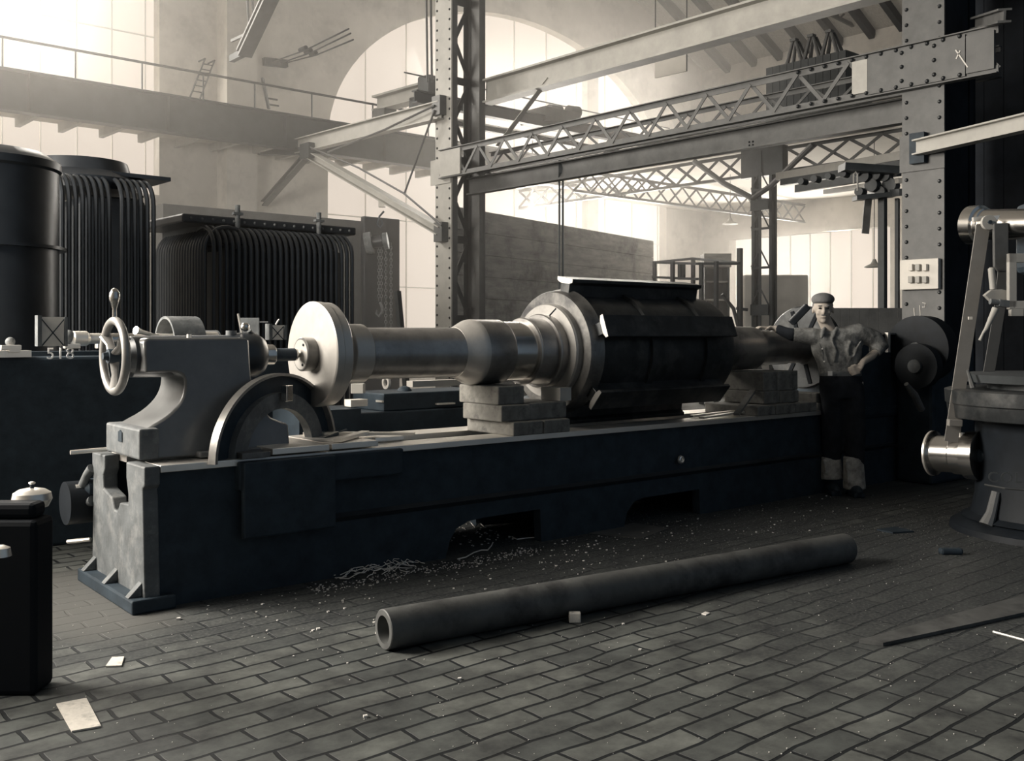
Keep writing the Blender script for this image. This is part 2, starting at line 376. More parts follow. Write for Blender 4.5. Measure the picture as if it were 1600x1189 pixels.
# rear gable wall with a left window and the arched window
wy0, wy1 = K * YW, K * YW + 0.4
WX0, WX1, WS = -2.0, 7.47, 3.97           # left window
AX0, AX1, AC = 11.1, 22.2, 16.55          # arched window
top = 13.6
mb = MB()
def wb(X0, X1, z0, z1): mb.box(K * X0, K * X1, wy0, wy1, z0, z1)
wb(-2.9 / K, WX0, 0, top); wb(WX0, WX1, 0, Bz(WS)); wb(WX0, WX1, Bz(9.4), top); wb(WX1, AX0, 0, top); wb(AX0, AX1, 0, 0.9); wb(AX1, XF, 0, top)
def archz(X):
    hw = (AX1 - AX0) / 2; c = (AX0 + AX1) / 2; t = max(0.0, 1 - ((X - c) / hw) ** 2)
    return 5.45 + 3.75 * t ** 0.5
N = 40
pts = [AX0 + (AX1 - AX0) * (1 - math.cos(math.pi * i / N)) / 2 for i in range(N + 1)]
poly = [(K * X, wy0, Bz(archz(X))) for X in pts] + [(K * AX1, wy0, top), (K * AX0, wy0, top)]
mb.prism(poly, (0, 0.4, 0))
mb.build('wall_rear', 'plaster', kind='structure')
def pilaster(X0, X1, zt=13.0):
    return MB().box(K * X0, K * X1, wy0 - 0.45, wy0, 0, zt).build('trim_1', 'plaster', kind='structure')
pilaster(8.62, 9.25)
# windows: a frame of bars with one pane each
def window(n, x0, x1, z0, z1, step, arch=False):
    w = MB().box(K * x0, K * x1, wy0 + 0.28, wy0 + 0.30, z0, z1).build('window_%d' % n, 'glass', kind='structure') if not arch else None
    if arch:
        poly = [(K * X, wy0 + 0.28, Bz(archz(X)) + 0.01) for X in pts] + [(K * AX1, wy0 + 0.28, 0.88), (K * AX0, wy0 + 0.28, 0.88)]
        w = MB().prism(poly, (0, 0.02, 0)).build('window_%d' % n, 'glass', kind='structure')
    f = MB(); X = x0 + step
    while X < x1 - 0.05:
        zt = Bz(archz(X)) if arch else z1
        f.box(K * X - 0.008, K * X + 0.008, wy0 + 0.24, wy0 + 0.28, z0, zt); X += step
    z = z0 + 1.6
    while z < z1:
        if not arch or z < Bz(5.4): f.box(K * x0, K * x1, wy0 + 0.25, wy0 + 0.28, z - 0.012, z + 0.012)
        z += 1.6
    f.build('window_frame', 'mullion', w)
    return w
window(1, WX0, WX1, Bz(WS), Bz(9.4), 0.62)
window(2, AX0, AX1, 0.9, Bz(9.2), 1.1, True)
f = MB()
f.box(K * 19.2 - 0.22, K * 19.2 + 0.22, wy0 + 0.02, wy0 + 0.24, 0.9, Bz(archz(19.2)))
f.build('trim_2', 'plaster', kind='structure')

# far end wall
FW_Y0, FW_Y1 = 12.55, 17.45
fx0, fx1 = K * XF, K * XF + 0.4
mb = MB()
mb.box(fx0, fx1, -4, K * FW_Y0, 0, Bz(9.15)); mb.box(fx0, fx1, K * FW_Y1, wy1, 0, Bz(9.15))
mb.box(fx0, fx1, K * FW_Y0, K * FW_Y1, 0, 0.8); mb.box(fx0, fx1, K * FW_Y0, K * FW_Y1, Bz(4.1), Bz(9.15))
mb.build('wall_far', 'plaster', kind='structure')
w = MB().box(fx0 + 0.3, fx0 + 0.32, K * FW_Y0, K * FW_Y1, 0.8, Bz(4.1)).build('window_3', 'glass', kind='structure')
f = MB()
for i in range(1, 8):
    yy = K * (FW_Y0 + (FW_Y1 - FW_Y0) * i / 8); f.box(fx0 + 0.26, fx0 + 0.3, yy - 0.015, yy + 0.015, 0.8, Bz(4.1))
f.build('window_frame', 'mullion', w)
# low flat ceiling of the side bay
MB().box(K * 16.6, fx0, -3, wy0, Bz(4.98), Bz(4.98) + 0.25).build('ceiling_side_bay', 'plaster2', kind='structure')
# high boarded roof slopes
RX, RZ = 16.4, 12.75
mb = MB(); mb.hexa([B(RX, -3, RZ), B(XF + 0.3, -3, 9.0), B(XF + 0.3, YW + 0.3, 9.0), B(RX, YW + 0.3, RZ),
                    B(RX, -3, RZ + 0.2), B(XF + 0.3, -3, 9.2), B(XF + 0.3, YW + 0.3, 9.2), B(RX, YW + 0.3, RZ + 0.2)])
mb.build('ceiling', 'board', kind='structure')
mb = MB(); mb.hexa([B(-2.6, -3, 11.6), B(RX, -3, RZ), B(RX, YW + 0.3, RZ), B(-2.6, YW + 0.3, 11.6),
                    B(-2.6, -3, 11.8), B(RX, -3, RZ + 0.2), B(RX, YW + 0.3, RZ + 0.2), B(-2.6, YW + 0.3, 11.8)])
mb.build('ceiling_left', 'board', kind='structure')
# left wall outside the frame, with the tall window the left light comes from
mb = MB()
mb.box(-2.9, -2.6, -4, 5.2, 0, 12.2); mb.box(-2.9, -2.6, 10.8, wy1, 0, 12.2); mb.box(-2.9, -2.6, 5.2, 10.8, 0, 1.6); mb.box(-2.9, -2.6, 5.2, 10.8, 6.0, 12.2)
mb.build('wall_left', 'plaster', kind='structure')
MB().box(-2.8, -2.78, 5.2, 10.8, 1.6, 6.0).build('window_4', 'glass', kind='structure')
# tarred board partition that closes the hall on the right
mb = MB()
yy = -4.0
while yy < 5.22:
    y2 = min(yy + 0.22, 5.22); mb.box(11.75, 11.8, yy + 0.006, y2, 0, 9.0); yy += 0.22
mb.box(11.8, 11.84, -4, 5.22, 0, 9.0)
mb.build('wall_right', 'tar', kind='structure')

# roof rafters
raf = None
for i, px in enumerate([(1137, 107), (1178, 97), (1218, 87), (1262, 76), (1312, 63), (1362, 50), (1410, 38)]):
    p = onx(px[0], px[1], K * (XF - 0.05)); Y = p.y
    if raf is None:
        s = (Vector((K * RX, Y, Bz(RZ))) - Vector((K * XF, Y, Bz(9.2)))).normalized()
        a = Vector((K * XF, Y, Bz(9.15) - 0.12)); b = a + s * 8.0
        raf = MB().bar(a, b, 0.16, 0.26).build('roof_rafter', 'iron_deep', label='dark sloping rafter under the boarded roof at upper right', category='rafter', group='rafters under the boarded roof'); Y0 = Y
    else:
        c = raf.copy(); SC.collection.objects.link(c); c.location = raf.location + Vector((0, Y - Y0, 0))
# light roof truss high in the centre
t = thing('roof_truss', 'light lattice roof truss high at the top under the boarding', 'truss', B(16.6, 13.2, 9.2))
a = B(15.5, 13.4, 9.75); b = B(23.6, 13.4, 9.3)
MB().bar(a, b, 0.08, 0.08).build('chord', 'girder_dark', t)
a2 = B(15.5, 13.4, 11.4); b2 = B(23.6, 13.4, 9.5)
MB().bar(a2, b2, 0.08, 0.08).build('chord', 'girder_dark', t)
m2 = MB()
for i in range(12):
    p = a.lerp(b, i / 12); q = a2.lerp(b2, (i + 0.5) / 12); r_ = a.lerp(b, (i + 1) / 12); m2.bar(p, q, 0.04, 0.04); m2.bar(q, r_, 0.04, 0.04)
m2.build('web_bracing', 'girder_dark', t)

# ================================================================== GALLERY
GY = 17.0
t = thing('gallery', 'long grey steel gallery girder with joists running along the rear wall', 'gallery', B(2, GY, 4.88))
g = MB()
ga = B(-2, GY, 5.19); gb = B(17.2, GY, 5.19)
g.box(ga.x, gb.x, K * GY, K * GY + 0.02, Bz(4.9), Bz(5.5)); g.box(ga.x, gb.x, K * GY - 0.13, K * GY + 0.13, Bz(4.87), Bz(4.9)); g.box(ga.x, gb.x, K * GY - 0.13, K * GY + 0.13, Bz(5.5), Bz(5.53))
for i in range(9):
    X = ga.x + (gb.x - ga.x) * i / 8.5; g.box(X, X + 0.02, K * GY - 0.11, K * GY, Bz(4.9), Bz(5.5))
g.build('girder', 'girder_dark', t)
MB().box(ga.x, gb.x, K * GY + 0.14, wy0 - 0.02, Bz(5.05), Bz(5.1)).build('deck', 'plaster', t)
X = 3.55
while X < 17:
    MB().box(K * X, K * X + 0.09, K * GY + 0.14, wy0 - 0.02, Bz(4.9), Bz(5.05)).build('joist', 'girder', t); X += 0.70
rl = MB(); rl.tube([B(-2, GY, 6.02), B(17.2, GY, 6.02)], 0.024, 6); rl.build('handrail', 'iron_deep', t)
for X in (3.3, 4.4, 5.5, 6.6, 7.7, 8.7, 9.9, 11.3, 12.7, 14.2, 15.7, 17.0):
    MB().tube([B(X, GY, 5.5), B(X, GY, 6.02)], 0.016, 6).build('handrail_post', 'iron_deep', t)
# brackets that carry the gallery
# small things standing on the gallery walk
for (pa, pb, lab) in [((305, 152), (328, 93), 'narrow ladder leaning above the gallery beside the white pilaster')]:
    a = ony(pa[0], pa[1], K * 17.3); b = ony(pb[0], pb[1], K * 17.9)
    t = thing('ladder', lab, 'ladder', a)
    for s in (-0.1, 0.1): MB().tube([a + UX * s, b + UX * s, b + UX * s + UY * 0.3], 0.018, 6).build('rail', 'iron_deep', t)
    m2 = MB()
    for i in range(1, 7): p = a.lerp(b, i / 7); m2.tube([p - UX * 0.1, p + UX * 0.1], 0.012, 6)
    m2.build('rung', 'iron_deep', t)
a = ony(420, 170, K * 17.8); b = ony(410, 122, K * 17.9)
t = thing('wall_hanger', 'dark slanting bar with hooks hung on the wall above the gallery', 'bracket', a)
MB().bar(a, b, 0.07, 0.05).build('bar', 'iron_deep', t)
for k in (0.15, 0.35): p = a.lerp(b, k); MB().bar(p, p + UX * 0.25, 0.03, 0.03).build('hook', 'iron_deep', t)
# wires with insulators running from the wall
t = thing('power_lines', 'three slack wires with insulators leaving the rear wall high up', 'wire', ony(425, 96, K * YW))
for (ya, yb, xa, xb) in [(97, 45, 425, 545), (99, 52, 437, 548), (98, 62, 448, 552)]:
    a = ony(xa, ya, K * YW - 0.02); b = atd(xb, yb, 17.0)
    MB().tube([a, a.lerp(b, 0.5) - UZ * 0.05, b], 0.014, 6).build('wire', 'iron_deep', t)
    p = a.lerp(b, 0.42); q = a.lerp(b, 0.5); MB().cyl(p, q, 0.04, n=10).build('insulator', 'iron_deep', t)
MB().bar(ony(412, 96, K * YW - 0.06), ony(448, 100, K * YW - 0.06), 0.12, 0.16).build('wall_plate', 'iron_deep', t)
# stub pier top-left: hanging strut and rods
t = thing('roof_strut', 'dark slanted strut and thin rods reaching down to a wall bracket at top', 'strut', onx(380, 88, K * 9.4))
a = atd(424, -8, 17.0); b = atd(381, 84, 17.9)
MB().ibeam(a, b, 0.16, 0.26, 0.04, 0.04).build('strut', 'girder_mid', t)
MB().bar(b + Vector((0, 0, 0.02)), atd(362, 92, 18.4), 0.1, 0.12).build('foot', 'girder_dark', t)
for x in (386, 394): MB().tube([atd(x, -8, 18.0), atd(x + 3, 42, 18.2)], 0.022, 6).build('rod', 'girder_mid', t)
MB().bar(atd(362, 64, 18.6), atd(388, 52, 18.2), 0.05, 0.05).build('bracket', 'girder_mid', t)

# ================================================================== MAIN COLUMNS
XC = 9.6
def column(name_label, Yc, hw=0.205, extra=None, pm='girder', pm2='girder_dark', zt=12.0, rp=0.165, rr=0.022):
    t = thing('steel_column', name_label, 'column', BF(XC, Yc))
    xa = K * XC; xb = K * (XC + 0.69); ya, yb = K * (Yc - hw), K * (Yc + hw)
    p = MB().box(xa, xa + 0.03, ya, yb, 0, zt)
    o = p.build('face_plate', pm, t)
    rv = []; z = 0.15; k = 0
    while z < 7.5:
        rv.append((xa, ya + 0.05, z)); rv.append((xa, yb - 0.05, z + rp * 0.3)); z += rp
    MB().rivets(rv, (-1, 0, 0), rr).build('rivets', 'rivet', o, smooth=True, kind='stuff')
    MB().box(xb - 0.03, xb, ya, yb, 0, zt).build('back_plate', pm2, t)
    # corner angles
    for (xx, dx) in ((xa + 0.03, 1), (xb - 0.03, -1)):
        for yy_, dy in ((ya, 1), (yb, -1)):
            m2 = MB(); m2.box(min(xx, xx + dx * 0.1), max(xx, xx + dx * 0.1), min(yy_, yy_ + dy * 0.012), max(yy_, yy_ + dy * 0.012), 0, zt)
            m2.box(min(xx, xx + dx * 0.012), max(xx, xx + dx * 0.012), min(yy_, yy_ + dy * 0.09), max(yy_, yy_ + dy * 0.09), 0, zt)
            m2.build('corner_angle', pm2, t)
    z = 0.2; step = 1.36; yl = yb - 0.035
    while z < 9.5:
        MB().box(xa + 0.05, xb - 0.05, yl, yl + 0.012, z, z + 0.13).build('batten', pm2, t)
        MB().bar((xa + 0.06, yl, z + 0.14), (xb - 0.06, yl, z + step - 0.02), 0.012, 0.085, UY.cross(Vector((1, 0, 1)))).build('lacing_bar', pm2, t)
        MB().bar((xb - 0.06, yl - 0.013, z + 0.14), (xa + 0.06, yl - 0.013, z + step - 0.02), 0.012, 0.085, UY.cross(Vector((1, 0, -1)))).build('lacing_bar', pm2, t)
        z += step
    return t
cc = column('pale laced steel column in the middle behind the shaft', 12.46, 0.205, pm2='girder_mid')
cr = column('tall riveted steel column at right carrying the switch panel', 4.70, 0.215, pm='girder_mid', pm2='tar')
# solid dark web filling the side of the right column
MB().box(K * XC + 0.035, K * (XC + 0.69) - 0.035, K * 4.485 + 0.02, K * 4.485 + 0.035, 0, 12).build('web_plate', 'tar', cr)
# splice plates on the right column front, behind the girder
def facebox(name, m, par, x0, x1, y0, y1, dx0, dx1, **k):
    a = onx(x0, y0, K * XC); b = onx(x1, y1, K * XC)
    return MB().box(K * XC - dx1, K * XC - dx0, min(a.y, b.y), max(a.y, b.y), min(a.z, b.z), max(a.z, b.z)).build(name, m, par, **k)
facebox('splice_plate', 'girder_mid', cr, 1407, 1477, 214, 262, 0.0, 0.02)
facebox('splice_plate', 'girder', cc, 674, 705, 252, 285, 0.0, 0.02)

# ================================================================== OVERHEAD GIRDERS
# lattice girder bolted across both main columns
def lattice(name, label, A, Bp, At, Bt, n, chord_h, m, pw=0.012, dw=0.05, depth=0.07, cross=False, posts=True, cat='girder', group=None, chord_w=0.09):
    """A..Bp bottom chord, At..Bt top chord"""
    t = thing(name, label, cat, A, group)
    d = (Bp - A).normalized(); sd = d.cross(UZ).normalized()
    for (p, q, s) in ((A, Bp, 1), (At, Bt, -1)):
        c = MB(); c.bar(p + UZ * s * chord_h / 2, q + UZ * s * chord_h / 2, pw, chord_h); c.bar(p, q, chord_w, pw)
        c.build('chord', m, t)
    for i in range(n):
        p0 = A.lerp(Bp, i / n) + UZ * chord_h * 0.6; q0 = At.lerp(Bt, i / n) - UZ * chord_h * 0.6
        p1 = A.lerp(Bp, (i + 1) / n) + UZ * chord_h * 0.6; q1 = At.lerp(Bt, (i + 1) / n) - UZ * chord_h * 0.6
        pm_ = (p0 + p1) / 2; qm = (q0 + q1) / 2
        if cross:
            MB().bar(p0 + sd * 0.012, q1 + sd * 0.012, pw, dw).build('diagonal', m, t); MB().bar(q0 - sd * 0.012, p1 - sd * 0.012, pw, dw).build('diagonal', m, t)
        else:
            MB().bar(p0 + sd * 0.012, qm + sd * 0.012, pw, dw).build('diagonal', m, t); MB().bar(qm - sd * 0.012, p1 - sd * 0.012, pw, dw).build('diagonal', m, t)
    return t
xg = K * XC - 0.05
A = Vector((xg, K * 12.47, Bz(3.80))); Bb = Vector((xg, K * 3.95, Bz(3.80)))
lg = lattice('lattice_girder', 'long zigzag lattice girder bolted across the two riveted columns', A, Bb, A + UZ * 0.44 * K, Bb + UZ * 0.44 * K, 14, 0.075, 'girder_mid', chord_w=0.1, dw=0.045)
# gusset plates where it meets the columns
MB().box(xg - 0.03, xg, K * 4.25, K * 5.25, Bz(3.82), Bz(4.22)).build('gusset_plate', 'girder_mid', lg)
MB().box(xg - 0.033, xg, K * 5.25, K * 5.42, Bz(3.85), Bz(4.19)).build('gusset_plate', 'girder', lg, label='pale gusset plate')
MB().box(xg - 0.033, xg, K * 3.98, K * 4.24, Bz(3.84), Bz(4.2)).build('gusset_plate', 'girder_mid', lg)
MB().box(xg - 0.03, xg, K * 11.95, K * 12.45, Bz(3.82), Bz(4.22)).build('gusset_plate', 'girder', lg, label='pale gusset plate')
rv = []
for Y in (4.55, 4.88):
    for z in (3.92, 4.06, 4.2): rv.append((xg - 0.031, K * Y, Bz(z) - 0.03))
for i in range(12): rv.append((xg - 0.031, K * (4.3 + i * 0.16), Bz(3.84) + 0.0)); rv.append((xg - 0.031, K * (4.3 + i * 0.16), Bz(4.21)))
MB().rivets(rv, (-1, 0, 0), 0.024).build('rivets', 'rivet', lg, smooth=True, kind='stuff')
c = MB(); c.bar(onx(1493, 78, xg - 0.036), onx(1512, 105, xg - 0.036), 0.004, 0.012); c.bar(onx(1500, 79, xg - 0.036), onx(1494, 92, xg - 0.036), 0.004, 0.012)
c.build('chalk_mark', 'chalk', lg)
# crane girder just behind it: second lattice plus rolled beam below
A = Vector((K * 10.45, K * 12.3, Bz(3.98))); Bb = Vector((K * 10.45, K * 4.3, Bz(3.98)))
lg2 = lattice('lattice_girder', 'thinner lattice girder close behind the long zigzag one', A, Bb, A + UZ * 0.33, Bb + UZ * 0.33, 13, 0.06, 'girder_mid', dw=0.035)
for Y_ in (4.75, 12.4): MB().box(K * 9.6 + 0.031, K * 10.45 + 0.05, K * Y_ - 0.05, K * Y_ + 0.05, Bz(3.96), Bz(4.02)).build('seat_bracket', 'girder_dark', lg2)
a = Vector((K * 10.0, K * 12.3, Bz(3.70))); b = Vector((K * 10.0, K * 4.6, Bz(3.70)))
t = thing('rolled_beam', 'grey rolled steel beam directly under the zigzag lattice girder', 'beam', a)
bb = MB(); bb.ibeam(a, b, 0.28, 0.14, 0.014, 0.02).build('beam', 'girder_mid', t)
rv = [onx(1000 + x / 2.667, y / 2.667, K * 10.0 - 0.01) for x, y in ((455, 592), (470, 590), (455, 606), (470, 604))]
MB().rivets(rv, (-1, 0, 0), 0.014).build('rivets', 'rivet', t, kind='stuff')
# pale high beam
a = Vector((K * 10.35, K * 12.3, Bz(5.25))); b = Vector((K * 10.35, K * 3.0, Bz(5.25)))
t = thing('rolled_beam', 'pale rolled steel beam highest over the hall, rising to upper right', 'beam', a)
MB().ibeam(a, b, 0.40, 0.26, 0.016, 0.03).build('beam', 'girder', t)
MB().bar(onx(858, 122, K * 10.37), onx(778, 228, K * 10.37), 0.012, 0.10, UX).build('brace', 'girder', t)
# pale beam on the right, a swinging jib
p0 = onx(1432, 231, K * XC - 0.1); dv = (FW - RT * 0.4).normalized()
p1 = p0 - dv * 3.3
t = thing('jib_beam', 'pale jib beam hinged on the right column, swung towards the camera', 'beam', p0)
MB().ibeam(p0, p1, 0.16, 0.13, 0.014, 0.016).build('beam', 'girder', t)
MB().box(K * XC - 0.1, K * XC - 0.001, p0.y - 0.08, p0.y + 0.08, p0.z - 0.16, p0.z + 0.16).build('hinge', 'iron', t)
# beams fixed in the dark right corner
for (x0_, y0_, x1_, y1_, h, lab) in [(1525, 37, 1570, 24, 0.13, 'short grey beam end in the dark corner at top right'), ]:
    a = atd(x0_, y0_, 10.5); b = atd(x1_, y1_, 9.4)
    MB().ibeam(a, b, h, 0.12, 0.02, 0.02).build('beam_end', 'girder_mid', label=lab, category='beam')

# wall jib on the middle column reaching left
cX = K * XC
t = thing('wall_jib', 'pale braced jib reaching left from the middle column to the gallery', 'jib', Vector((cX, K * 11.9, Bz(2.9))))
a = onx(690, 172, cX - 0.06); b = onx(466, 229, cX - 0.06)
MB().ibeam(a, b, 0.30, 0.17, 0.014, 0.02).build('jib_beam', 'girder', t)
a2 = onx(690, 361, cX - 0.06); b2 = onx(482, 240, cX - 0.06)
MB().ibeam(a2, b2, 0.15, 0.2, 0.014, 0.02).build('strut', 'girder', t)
MB().box(cX - 0.2, cX + 0.06, b2.y - 0.25, b2.y + 0.1, b2.z - 0.12, b2.z + 0.18).build('gusset', 'girder_dark', t)
c3 = onx(412, 317, cX + 0.0)
MB().ibeam(b2, onx(413, 318, cX - 0.06), 0.12, 0.14, 0.02, 0.02).build('lower_strut', 'girder_mid', t)
MB().ibeam(b2 + UZ * 0.05, onx(352, 238, cX - 0.06), 0.14, 0.14, 0.02, 0.02).build('side_arm', 'girder_dark', t)
for pp in ([(484, 230), (560, 262), (631, 302), (690, 352)], [(679, 172), (632, 302)], [(679, 165), (600, 203), (512, 238)]):
    MB().tube([onx(x, y, cX - 0.16) for x, y in pp], 0.018, 6).build('tie_rod', 'girder_mid', t)
for (x, y) in ((687, 165), (690, 362)):
    p = onx(x, y, cX - 0.05); MB().box(cX - 0.14, cX - 0.001, p.y - 0.12, p.y + 0.1, p.z - 0.17, p.z + 0.15).build('hinge_block', 'girder_mid', t)

# chain hoist hanging from the jib strut
hk = onx(597, 322, cX - 0.06)
t = thing('chain_hoist', 'chain hoist with hanging chains and hook below the jib strut', 'hoist', hk)
def chainpts(a, b, m, r=0.011, lk=0.055):
    a = Vector(a); b = Vector(b); n = int((b - a).length / lk); d = (b - a).normalized()
    for i in range(n):
        c = a.lerp(b, (i + 0.5) / n); s = RT if i % 2 else FW
        m.tube([c + d * lk * 0.62 * math.cos(q) + s * 0.022 * math.sin(q) for q in [math.pi * 2 * k / 8 for k in range(8)]], r * 0.8, 5, closed=True)
D = (hk - CAMP).dot(FW)
hp = lambda x, y, dd=0: atd(x, y, D + dd)
MB().tube([hp(600, 330), hp(593, 338), hp(590, 350), hp(594, 356), hp(598, 350), hp(596, 343)], 0.018, 8).build('hook', 'iron', t, smooth=True)
MB().box(-0.06, 0.06, -0.05, 0.05, -0.02, 0.09, T=lambda x, y, z: hk + RT * x + FW * y + UZ * z).build('trolley', 'white', t, label='pale trolley block')
MB().cyl(hp(571, 381), hp(582, 379), 0.2, n=28).build('chain_wheel', 'iron_end', t, smooth=True)
MB().cyl(hp(582, 379), hp(598, 376), 0.11, n=20).build('gear_housing', 'tank', t, smooth=True)
MB().cyl(hp(599, 377), hp(606, 376), 0.15, n=24).build('hand_wheel', 'iron_end', t, smooth=True)
for k, (x, y0_, y1_) in enumerate([(592, 385, 470), (596, 385, 470), (603, 378, 520), (611, 380, 520)]):
    m2 = MB(); chainpts(hp(x, y0_), hp(x, y1_), m2); m2.build('chain', 'iron_end', t, kind='stuff')
MB().tube([hp(594, 472), hp(597, 480), hp(597, 488), hp(592, 494), hp(588, 490), hp(589, 484)], [0.022, 0.026, 0.026, 0.024, 0.02, 0.01], 8).build('load_hook', 'iron_end', t, smooth=True)

# lattice stanchion (further column) and side-bay girders
Xk, px0 = 16.5, 1194
pc = onx(px0, 522, K * Xk)
t = thing('lattice_stanchion', 'slim laced stanchion standing in front of the far window', 'column', Vector((pc.x, pc.y, 0)))
hw = 0.2 * K
for s in (-1, 1):
    for e in (-1, 1):
        MB().box(pc.x + e * 0.06 - 0.03, pc.x + e * 0.06 + 0.03, pc.y + s * hw - 0.035, pc.y + s * hw + 0.035, 0, Bz(4.95)).build('corner_angle', 'girder_dark', t)
z = 0.3
while z < 4.6:
    for yy_ in ((pc.y,)):
        MB().box(pc.x - 0.15, pc.x - 0.14, pc.y - hw, pc.y + hw, z, z + 0.05).build('batten', 'girder_dark', t)
        MB().bar((pc.x - 0.15, pc.y - hw, z + 0.05), (pc.x - 0.15, pc.y, z + 0.42), 0.012, 0.03).build('lacing_bar', 'girder_dark', t)
        MB().bar((pc.x - 0.15, pc.y + hw, z + 0.05), (pc.x - 0.15, pc.y, z + 0.42), 0.012, 0.03).build('lacing_bar', 'girder_dark', t)
    z += 0.8
MB().box(pc.x - 0.155, pc.x - 0.14, pc.y - 0.03, pc.y + 0.03, 0, Bz(4.9)).build('middle_bar', 'girder_dark', t)
for z_ in (1.75, 3.9): MB().box(pc.x - 0.18, pc.x - 0.14, pc.y - hw, pc.y + hw, z_, z_ + 0.22).build('batten_plate', 'girder_dark', t)
pA = Vector((K * Xk, wy0 - 0.05, Bz(4.45))); pB = Vector((K * Xk, pc.y + 0.55, Bz(4.45)))
lattice('side_bay_girder', 'crossed lattice girder from the rear wall to the slim laced stanchion', pA, pB, pA + UZ * 0.5, pB + UZ * 0.5, 12, 0.06, 'girder_mid', cross=True, dw=0.06)
MB().box(K * Xk - 0.1, K * Xk + 0.1, pc.y - 0.5, pc.y + 0.5, Bz(4.42), Bz(4.97)).build('stanchion_head', 'girder_dark', label='dark plated head on top of the slim laced stanchion', category='bracket')
pB2 = Vector((K * Xk, pc.y - 0.55, Bz(4.45))); pC = Vector((K * Xk, K * 3.0, Bz(4.45)))
lattice('side_bay_girder', 'crossed lattice girder from the slim stanchion towards the right column', pB2, pC, pB2 + UZ * 0.5, pC + UZ * 0.5, 12, 0.06, 'girder_mid', cross=True, dw=0.06)
Yg2 = 14.97
pA = B(15.0, Yg2, 4.38); pB = B(XF - 0.05, Yg2, 4.38)
lattice('cross_girder', 'crossed lattice girder running to the end wall under the flat ceiling', pA, pB, pA + UZ * 0.52, pB + UZ * 0.52, 17, 0.06, 'girder_dark', cross=True, dw=0.05)
# knee braces at the stanchion head
t = thing('knee_brace', 'bent dark braces forming a vee round the slim stanchion head', 'brace', onx(1178, 312, K * Xk - 0.3))
for pts_ in ([(1085, 252), (1130, 286), (1176, 310)], [(1176, 310), (1205, 290), (1270, 226)]):
    MB().tube([onx(x, y, K * Xk - 0.16) for x, y in pts_], 0.06, 8).build('brace', 'girder_mid', t)

# crane bridge seen behind the middle column, and its trolley
Yb = 14.2
t = thing('crane_bridge', 'dark travelling crane bridge seen high behind the middle column', 'crane', B(10.6, Yb, 5.3))
a = B(10.3, Yb, 5.52); b = B(17.6, Yb, 5.52)
MB().ibeam(a, b, 0.24, 0.16).build('bridge_girder', 'girder_dark', t)
a = B(10.3, Yb, 5.18); b = B(17.6, Yb, 5.18)
MB().ibeam(a, b, 0.1, 0.1, 0.02, 0.02).build('lower_girder', 'girder_mid', t)
MB().tube([B(10.3, Yb + 0.3, 6.0), B(17.6, Yb + 0.3, 6.0)], 0.015, 6).build('guard_rail', 'girder_mid', t)
t = thing('crane_trolley', 'grey trolley with motor riding on the crane bridge', 'trolley', ony(880, 188, K * Yb))
def py(name, m, x0, y0_, x1, y1_, Y, th=0.3, par=None, **k):
    a = ony(x0, y1_, Y); b = ony(x1, y0_, Y)
    return MB().box(min(a.x, b.x), max(a.x, b.x), Y, Y + th, min(a.z, b.z), max(a.z, b.z)).build(name, m, par, bevel=0.02, **k)
py('frame', 'girder_mid', 853, 176, 908, 187, K * Yb - 0.1, 0.8, t)
a = ony(858, 172, K * Yb + 0.1); b = ony(875, 174, K * Yb + 0.1); MB().cyl(a, b, 0.12).build('motor', 'girder_dark', t, smooth=True)
a = ony(888, 174, K * Yb + 0.1); b = ony(903, 176, K * Yb + 0.1); MB().cyl(a, b, 0.13).build('drum', 'girder_dark', t, smooth=True)
py('sheave_block', 'girder_dark', 880, 190, 900, 200, K * Yb, 0.2, t)
# end carriage of a second crane at left of the column
t = thing('crane_end_carriage', 'pale crane end carriage left of the middle column above the jib', 'carriage', onx(630, 165, K * 11.2))
a = onx(590, 163, K * 11.2); b = onx(668, 142, K * 11.2)
MB().ibeam(a, b, 0.32, 0.3, 0.03, 0.04).build('carriage_beam', 'girder', t)
MB().bar(onx(592, 178, K * 11.2), onx(610, 176, K * 11.2), 0.3, 0.16).build('buffer', 'girder_mid', t)
MB().bar(onx(664, 138, K * 11.2), onx(682, 134, K * 11.2), 0.4, 0.4).build('motor', 'girder_dark', t, bevel=0.04)
MB().bar(onx(648, 163, K * 11.2), onx(672, 158, K * 11.2), 0.3, 0.22).build('wheel_box', 'girder_dark', t, bevel=0.02)
for x in (668, 675): MB().tube([atd(x, 128, 17.3), atd(x - 2, -10, 17.3)], 0.02, 6).build('conductor', 'girder_mid', t)
# hoist ropes over the rotor
t = thing('hoist_ropes', 'pair of dark hoist ropes hanging down onto the rotor', 'rope', atd(875, 560, 15.3))
for x in (874.0, 879.5): MB().tube([atd(x, 262, 15.3), atd(x, 560, 15.3)], 0.016, 6).build('rope', 'girder_dark', t)
MB().cyl(atd(872, 266, 15.3), atd(882, 266, 15.3), 0.16, n=16).build('sheave', 'girder_dark', t)

